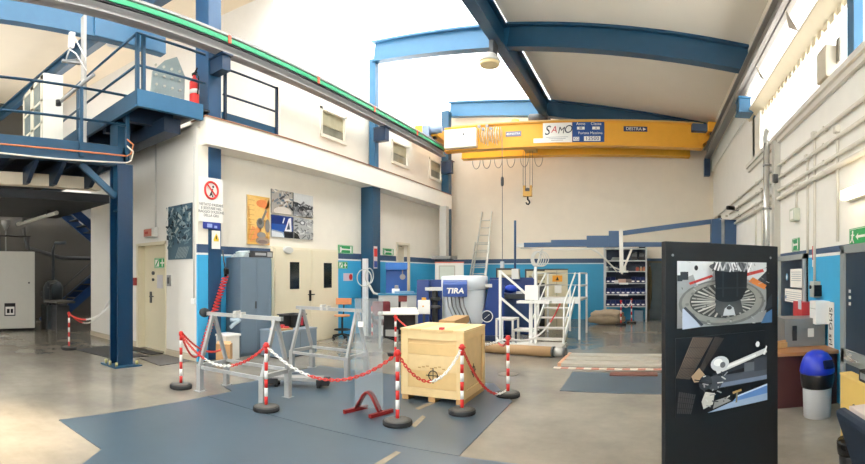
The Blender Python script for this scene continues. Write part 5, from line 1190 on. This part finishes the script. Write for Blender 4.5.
# ================================================================ RIGHT WALL
t = thing('wood_counter', 'dark red-brown counter with wooden top at the right wall', 'counter', (1.86, 6.6, 0))
obj('body', MB().b2((-.38, -.98, 0), (.42, 1.0, .62)), mat((70, 34, 34), .45, var=.1), t)
obj('worktop', MB().b2((-.42, -1.02, .62), (.43, 1.02, .665), bev=.005), mat((168, 118, 76), .45, var=.1), t)
t = thing('metal_case', 'grey metal instrument case standing on the wooden counter', 'case', (1.98, 6.2, .666))
obj('case', MB().b2((-.26, -.2, 0), (.29, .25, .36), bev=.006), mat((132, 132, 130), .4, .4), t)
obj('dark_grille', MB().b2((-.16, -.206, .08), (-.1, -.2, .27)), BLACK, t); obj('label_sheet', MB().b2((.05, -.206, .12), (.13, -.2, .23)), LGREY, t)
t = thing('wood_block', 'small wooden block at the left end of the counter', 'block', (1.62, 5.95, .666)); obj('block', MB().box((0, 0, .04), (.2, .12, .07), rz=.4), WOODD, t); obj('strip', MB().box((.02, -.02, .085), (.22, .03, .02), rz=.7), CARD, t)
t = thing('swing_bin', 'light grey waste bin with bright blue dome lid', 'bin', (1.87, 5.2, 0))
obj('body', MB().lathe([(.15, 0), (.155, .01), (.17, .5)], n=28), mat((176, 178, 180), .5), t)
obj('bag', MB().lathe([(.172, .33), (.18, .35), (.19, .42), (.195, .5), (.18, .52)], n=28), mat((24, 24, 26), .3, bump=.6, scale=25), t)
obj('lid', MB().lathe([(.195, .49), (.2, .52), (.19, .58), (.165, .65), (.12, .71), (.06, .74), (.01, .745)], n=28), mat((26, 52, 190), .35), t)
obj('lid_opening', MB().box((.07, -.155, .6), (.13, .06, .1), bev=.02, rz=.3, rx=-.35), mat((14, 20, 60), .5), t)
t = thing('red_box', 'red cardboard box fixed on the right wall above the metal case', 'box', (2.2, 6.75, .98)); obj('box', MB().b2((-.08, -.22, 0), (.1, .2, .22), bev=.006), mat((196, 58, 60), .5), t); obj('label_sheet', MB().b2((-.085, -.2, .12), (-.08, -.06, .26)), mat((190, 200, 210), .5), t)
t = thing('towel_dispenser', 'white paper dispenser box on the right wall', 'dispenser', (2.17, 6.02, .95)); obj('box', MB().b2((-.07, -.12, 0), (.13, .12, .3), bev=.012), PWHITE, t); obj('opening', MB().b2((-.06, -.1, -.004), (.06, .1, 0)), DGREY, t); obj('cover_seam', MB().b2((-.072, -.118, .2), (-.07, .118, .205)), GREY, t)
t = thing('thermostat_box', 'grey wall switch box with short black handle on the right wall', 'switch', (2.2, 6.35, 1.28)); obj('box', MB().b2((0, -.1, 0), (.1, .08, .22), bev=.01), mat((176, 180, 170), .5), t); obj('dial', MB().lathe([(.025, 0), (.025, -.02)], (0, .02, .14), 12, axis='X'), BLACK, t); obj('socket', MB().b2((-.0, -.14, .02), (.1, -.1, .17)), BLACK, t)
t = thing('vertical_banner', 'white vertical banner with black letters beside the waste bin', 'banner', (2.285, 5.84, .62)); obj('strip', MB().b2((0, -.09, 0), (.012, .09, .62)), PWHITE, t); text('SMG srl', .15, (-.002, 0, .31), (PI/2, PI/2, -PI/2), BLACK, t, ext=.001)
t = thing('round_sticker', 'round pale blue sticker on the left dark glazed door', 'sticker', (2.268, 7.78, 1.55)); obj('disc', MB().lathe([(.06, 0), (.06, -.004)], n=20, axis='X'), mat((116, 178, 214), .5), t); obj('mark', MB().lathe([(.03, -.004), (.03, -.006)], n=12, axis='X'), PAPER, t)
for k, (y_, z0, w, h) in enumerate(((7.27, 1.39, .6, .29), (7.43, 1.15, .9, .21))):
    t = thing('door_poster', ('upper' if k == 0 else 'lower')+' white sheet pinned on the left dark glazed door', 'notice', (2.262, y_, z0), group='sheets on the glazed door')
    obj('sheet', MB().b2((0, -w/2, 0), (.006, w/2, h)), PAPER, t)
    m = MB()
    for j in range(5): m.b2((-.0015, -w/2+.04, h-.055-.033*j), (0, w/2-.05-.03*(j % 2), h-.045-.033*j))
    obj('print_lines', m, mat((176, 180, 190), .6), t)
    if k: obj('logo', MB().lathe([(.03, -.001), (.03, -.003)], (0, w/2-.06, .07), 12, axis='X'), mat((50, 110, 170), .5), t)
t = thing('extinguisher_sign', 'narrow red and white fire sign on the right wall', 'sign', (2.285, 6.5, 1.7)); obj('plate', MB().b2((0, -.06, 0), (.012, .06, .3)), PWHITE, t); obj('red_field', MB().b2((-.002, -.055, .1), (0, .055, .295)), mat((206, 60, 56), .5), t); obj('pictogram', MB().b2((-.0035, -.015, .13), (-.002, .015, .24)), PAPER, t)
for lab, y_, z, w, h, k in (('green exit sign above the left dark glazed door', 7.35, 2.06, .36, .2, 'bar'), ('green exit sign with running figure above the grey framed door', 4.98, 2.02, .5, .2, 'arrow')):
    t = thing('exit_sign', lab, 'sign', (2.29, y_, z)); exit_sign(t, w, h, (0, -1, 0), (-1, 0, 0), k)
t = thing('emergency_light', 'pale grey emergency light box high on the right wall', 'light', (2.22, 7.3, 2.42)); obj('housing', MB().b2((-.02, -.13, 0), (.082, .13, .2), bev=.02), mat((196, 200, 182), .5), t); obj('lens', MB().b2((-.026, -.09, .03), (-.02, .06, .16)), PAPER, t)
WARM = mat((255, 232, 190), .4, var=0, emit=6.)
t = thing('wall_lamp', 'lit fluorescent batten lamp on the right wall above the doors', 'lamp', (2.2, 4.75, 2.44)); obj('housing', MB().b2((.02, -.6, 0), (.1, .5, .14), bev=.01), PWHITE, t); obj('diffuser', MB().b2((-.04, -.58, .01), (.02, .48, .12), bev=.02), WARM, t)
# conduits and pipes
t = thing('rain_pipe', 'shiny vertical metal pipe on the right wall', 'pipe', (2.158, 8.75, 1.5)); obj('pipe', MB().tube([(0, 0, -.4), (0, 0, 2.5)], .06, 14), mat((210, 210, 206), .25, .7), t); obj('bend', MB().tube([(0, 0, 2.5), (-.02, 0, 2.58), (-.03, -.16, 2.68), (-.02, -.3, 2.7)], .055, 12), LGREY, t)
for z in (.2, 1.3, 2.1): obj('clamp', MB().lathe([(.07, z-.02), (.07, z+.02)], n=14).b2((0, -.02, z-.02), (.14, .02, z+.02)), GREY, t)
t = thing('cable_duct', 'grey vertical cable duct beside the shiny pipe', 'duct', (2.24, 8.4, 1.2)); obj('duct', MB().b2((-.05, -.1, 0), (.06, .1, 2.75)), mat((186, 182, 172), .5), t); obj('switch', MB().b2((-.08, -.16, 2.0), (.0, -.08, 2.14)), DGREY, t)
WC = mat((216, 210, 198), .5)
for k, (z, y0, y1) in enumerate(((3.5, 1, 16.6), (3.28, 1, 13.5), (3.06, 1, 15.8), (2.92, 1, 15.8))):
    t = thing('wall_conduit', ('topmost', 'second from top', 'third from top', 'lowest')[k]+' horizontal conduit along the right wall', 'conduit', (2.26, 0, z), group='horizontal conduits on the right wall')
    obj('pipe', MB().tube([(0, y0, 0), (0, y1, 0)], .024 if k < 3 else .035, 8), WC, t)
    for y_ in range(2, 16, 2): obj('clip', MB().b2((-.03, y_-.02, -.028), (.04, y_+.02, .028)), WC, t)
for k, (y_, z0, z1, lab) in enumerate(((6.45, 1.5, 3.55, 'vertical conduit down to the grey switch box'), (6.75, 1.9, 3.3, 'vertical conduit left of the red fire sign'), (5.6, 2.0, 3.4, 'vertical conduit above the banner'), (7.3, 2.6, 3.0, 'short vertical conduit feeding the emergency light'), (10.2, 2.2, 3.0, 'vertical conduit left of the shiny pipe'), (9.6, 2.0, 3.3, 'vertical conduit close to the shiny pipe'))):
    t = thing('riser_conduit', lab, 'conduit', (2.28, y_, z0)); obj('pipe', MB().tube([(0, 0, 0), (0, 0, z1-z0)], .02, 8), WC, t); obj('junction_box', MB().b2((-.045, -.045, z1-z0-.06), (.028, .045, z1-z0+.03), bev=.006), WC, t)
t = thing('security_camera', 'small black camera on the right wall conduits', 'camera', (2.15, 12.3, 3.28)); obj('body', MB().box((-.06, -.02, 0), (.22, .1, .1), bev=.02, rz=.5), BLACK, t); obj('arm', MB().bar((0, 0, -.05), (.15, 0, -.06), .03), GREY, t)
tag(obj('dark_box', MB().b2((2.22, 15.3, 3.2), (2.302, 15.5, 3.45), bev=.01), BLACK), 'small dark box at the far end of the top conduit', 'box')
t = thing('loudspeaker', 'beige loudspeaker box on the window sill at upper right', 'speaker', (2.3, 5.95, 4.06)); obj('cabinet', MB().b2((-.12, -.2, .03), (.06, .15, .44), bev=.02), mat((206, 196, 176), .5), t); obj('grille', MB().b2((-.1, .15, .05), (.05, .165, .42)), mat((110, 106, 96), .6), t); pieces('bracket', MB().b2((-.05, -.05, 0), (.05, .05, .03)).b2((.02, -.3, .2), (.05, -.2, .5)), mat((130, 122, 108), .5), t)
t = thing('yellow_cabinet', 'yellow metal cabinet in front of the grey framed door', 'cabinet', (1.77, 3.75, 0)); obj('body', MB().b2((-.05, -.42, .02), (.06, .4, .68)), mat((226, 190, 104), .5, var=.05), t); obj('top', MB().b2((-.055, -.43, .68), (.065, .41, .7), bev=.004), mat((232, 198, 116), .5), t); obj('handle', MB().b2((-.062, .08, .42), (-.05, .1, .48)), DGREY, t); obj('plinth', MB().b2((-.04, -.41, 0), (.05, .39, .02)), DGREY, t)
t = thing('pc_tower', 'black flat computer case lying on top of the yellow cabinet', 'computer', (1.775, 3.55, .7)); obj('case', MB().b2((-.06, -.15, 0), (.1, .2, .1), bev=.02), BLACK, t); obj('front', MB().b2((-.04, .2, .03), (.08, .205, .08)), DGREY, t); obj('side_panel', MB().b2((-.065, -.1, .03), (-.06, .15, .08)), mat((150, 152, 156), .4, .3), t)
t = thing('white_desk', 'white-topped desk in front of the dark blue office chair', 'desk', (1.52, 2.85, 0)); obj('desktop', MB().b2((-.26, -1.2, .72), (.31, .05, .75), bev=.005), mat((222, 206, 200), .45), t)
for x in (.27,):
    for y_ in (-1.12, 0.0): obj('leg', MB().b2((x-.02, y_-.02, 0), (x+.02, y_+.02, .72)), DGREY, t)
t = thing('desk_chair', 'dark blue office chair tucked under the white-topped desk', 'chair', (1.28, 2.08, 0), PI/2)
star_base(t, .28); obj('gas_lift', MB().lathe([(.03, .1), (.03, .42)], n=10), DGREY, t)
CB = mat((26, 40, 58), .75, var=.15, scale=40)
obj('seat', MB().b2((-.23, -.22, .42), (.23, .24, .5), bev=.03), CB, t)
m = MB(); m.box((0, .27, .71), (.42, .06, .46), bev=.028, rx=-.32); obj('backrest', m, CB, t); obj('back_post', MB().bar((0, .2, .44), (0, .28, .6), .06, .02), BLACK, t)
t = thing('black_bin', 'small black waste bin with bag before the yellow cabinet', 'bin', (1.53, 3.46, 0))
obj('body', MB().lathe([(.085, 0), (.09, .01), (.11, .3)], n=24), BLACK, t); obj('rim_bag', MB().lathe([(.112, .22), (.118, .26), (.12, .31), (.112, .325), (.1, .3), (.095, .2)], n=24), mat((20, 20, 22), .25, bump=.7, scale=30), t)
# ================================================================ LIGHT, CAMERA
w = bpy.data.worlds.new('day'); S.world = w; w.use_nodes = True
nt = w.node_tree; bg = nt.nodes['Background']; bg.inputs[0].default_value = (.97, .98, 1, 1); bg.inputs[1].default_value = 4.2
cd = bpy.data.cameras.new('panorama_camera'); cam = bpy.data.objects.new('panorama_camera', cd); C.objects.link(cam)
cam.location = (0, 0, EYE); cam.rotation_euler = (PI/2, 0, -th(432.5))
cd.type = 'PANO'; cd.panorama_type = 'CENTRAL_CYLINDRICAL'
hw = 432.5/FR
cd.central_cylindrical_range_u_min = -hw; cd.central_cylindrical_range_u_max = hw
cd.central_cylindrical_range_v_min = (Y0-464)/FR; cd.central_cylindrical_range_v_max = Y0/FR
cd.central_cylindrical_radius = 1.
cd.clip_start = .05
S.camera = cam
vs = S.view_settings; vs.view_transform = 'Standard'; vs.look = 'None'; vs.gamma = 1; vs.use_curve_mapping = False; vs.exposure = 1.12
S.cycles.use_denoising = True
S.cycles.max_bounces = 10; S.cycles.diffuse_bounces = 7; S.cycles.transparent_max_bounces = 12
S.cycles.sample_clamp_indirect = 6
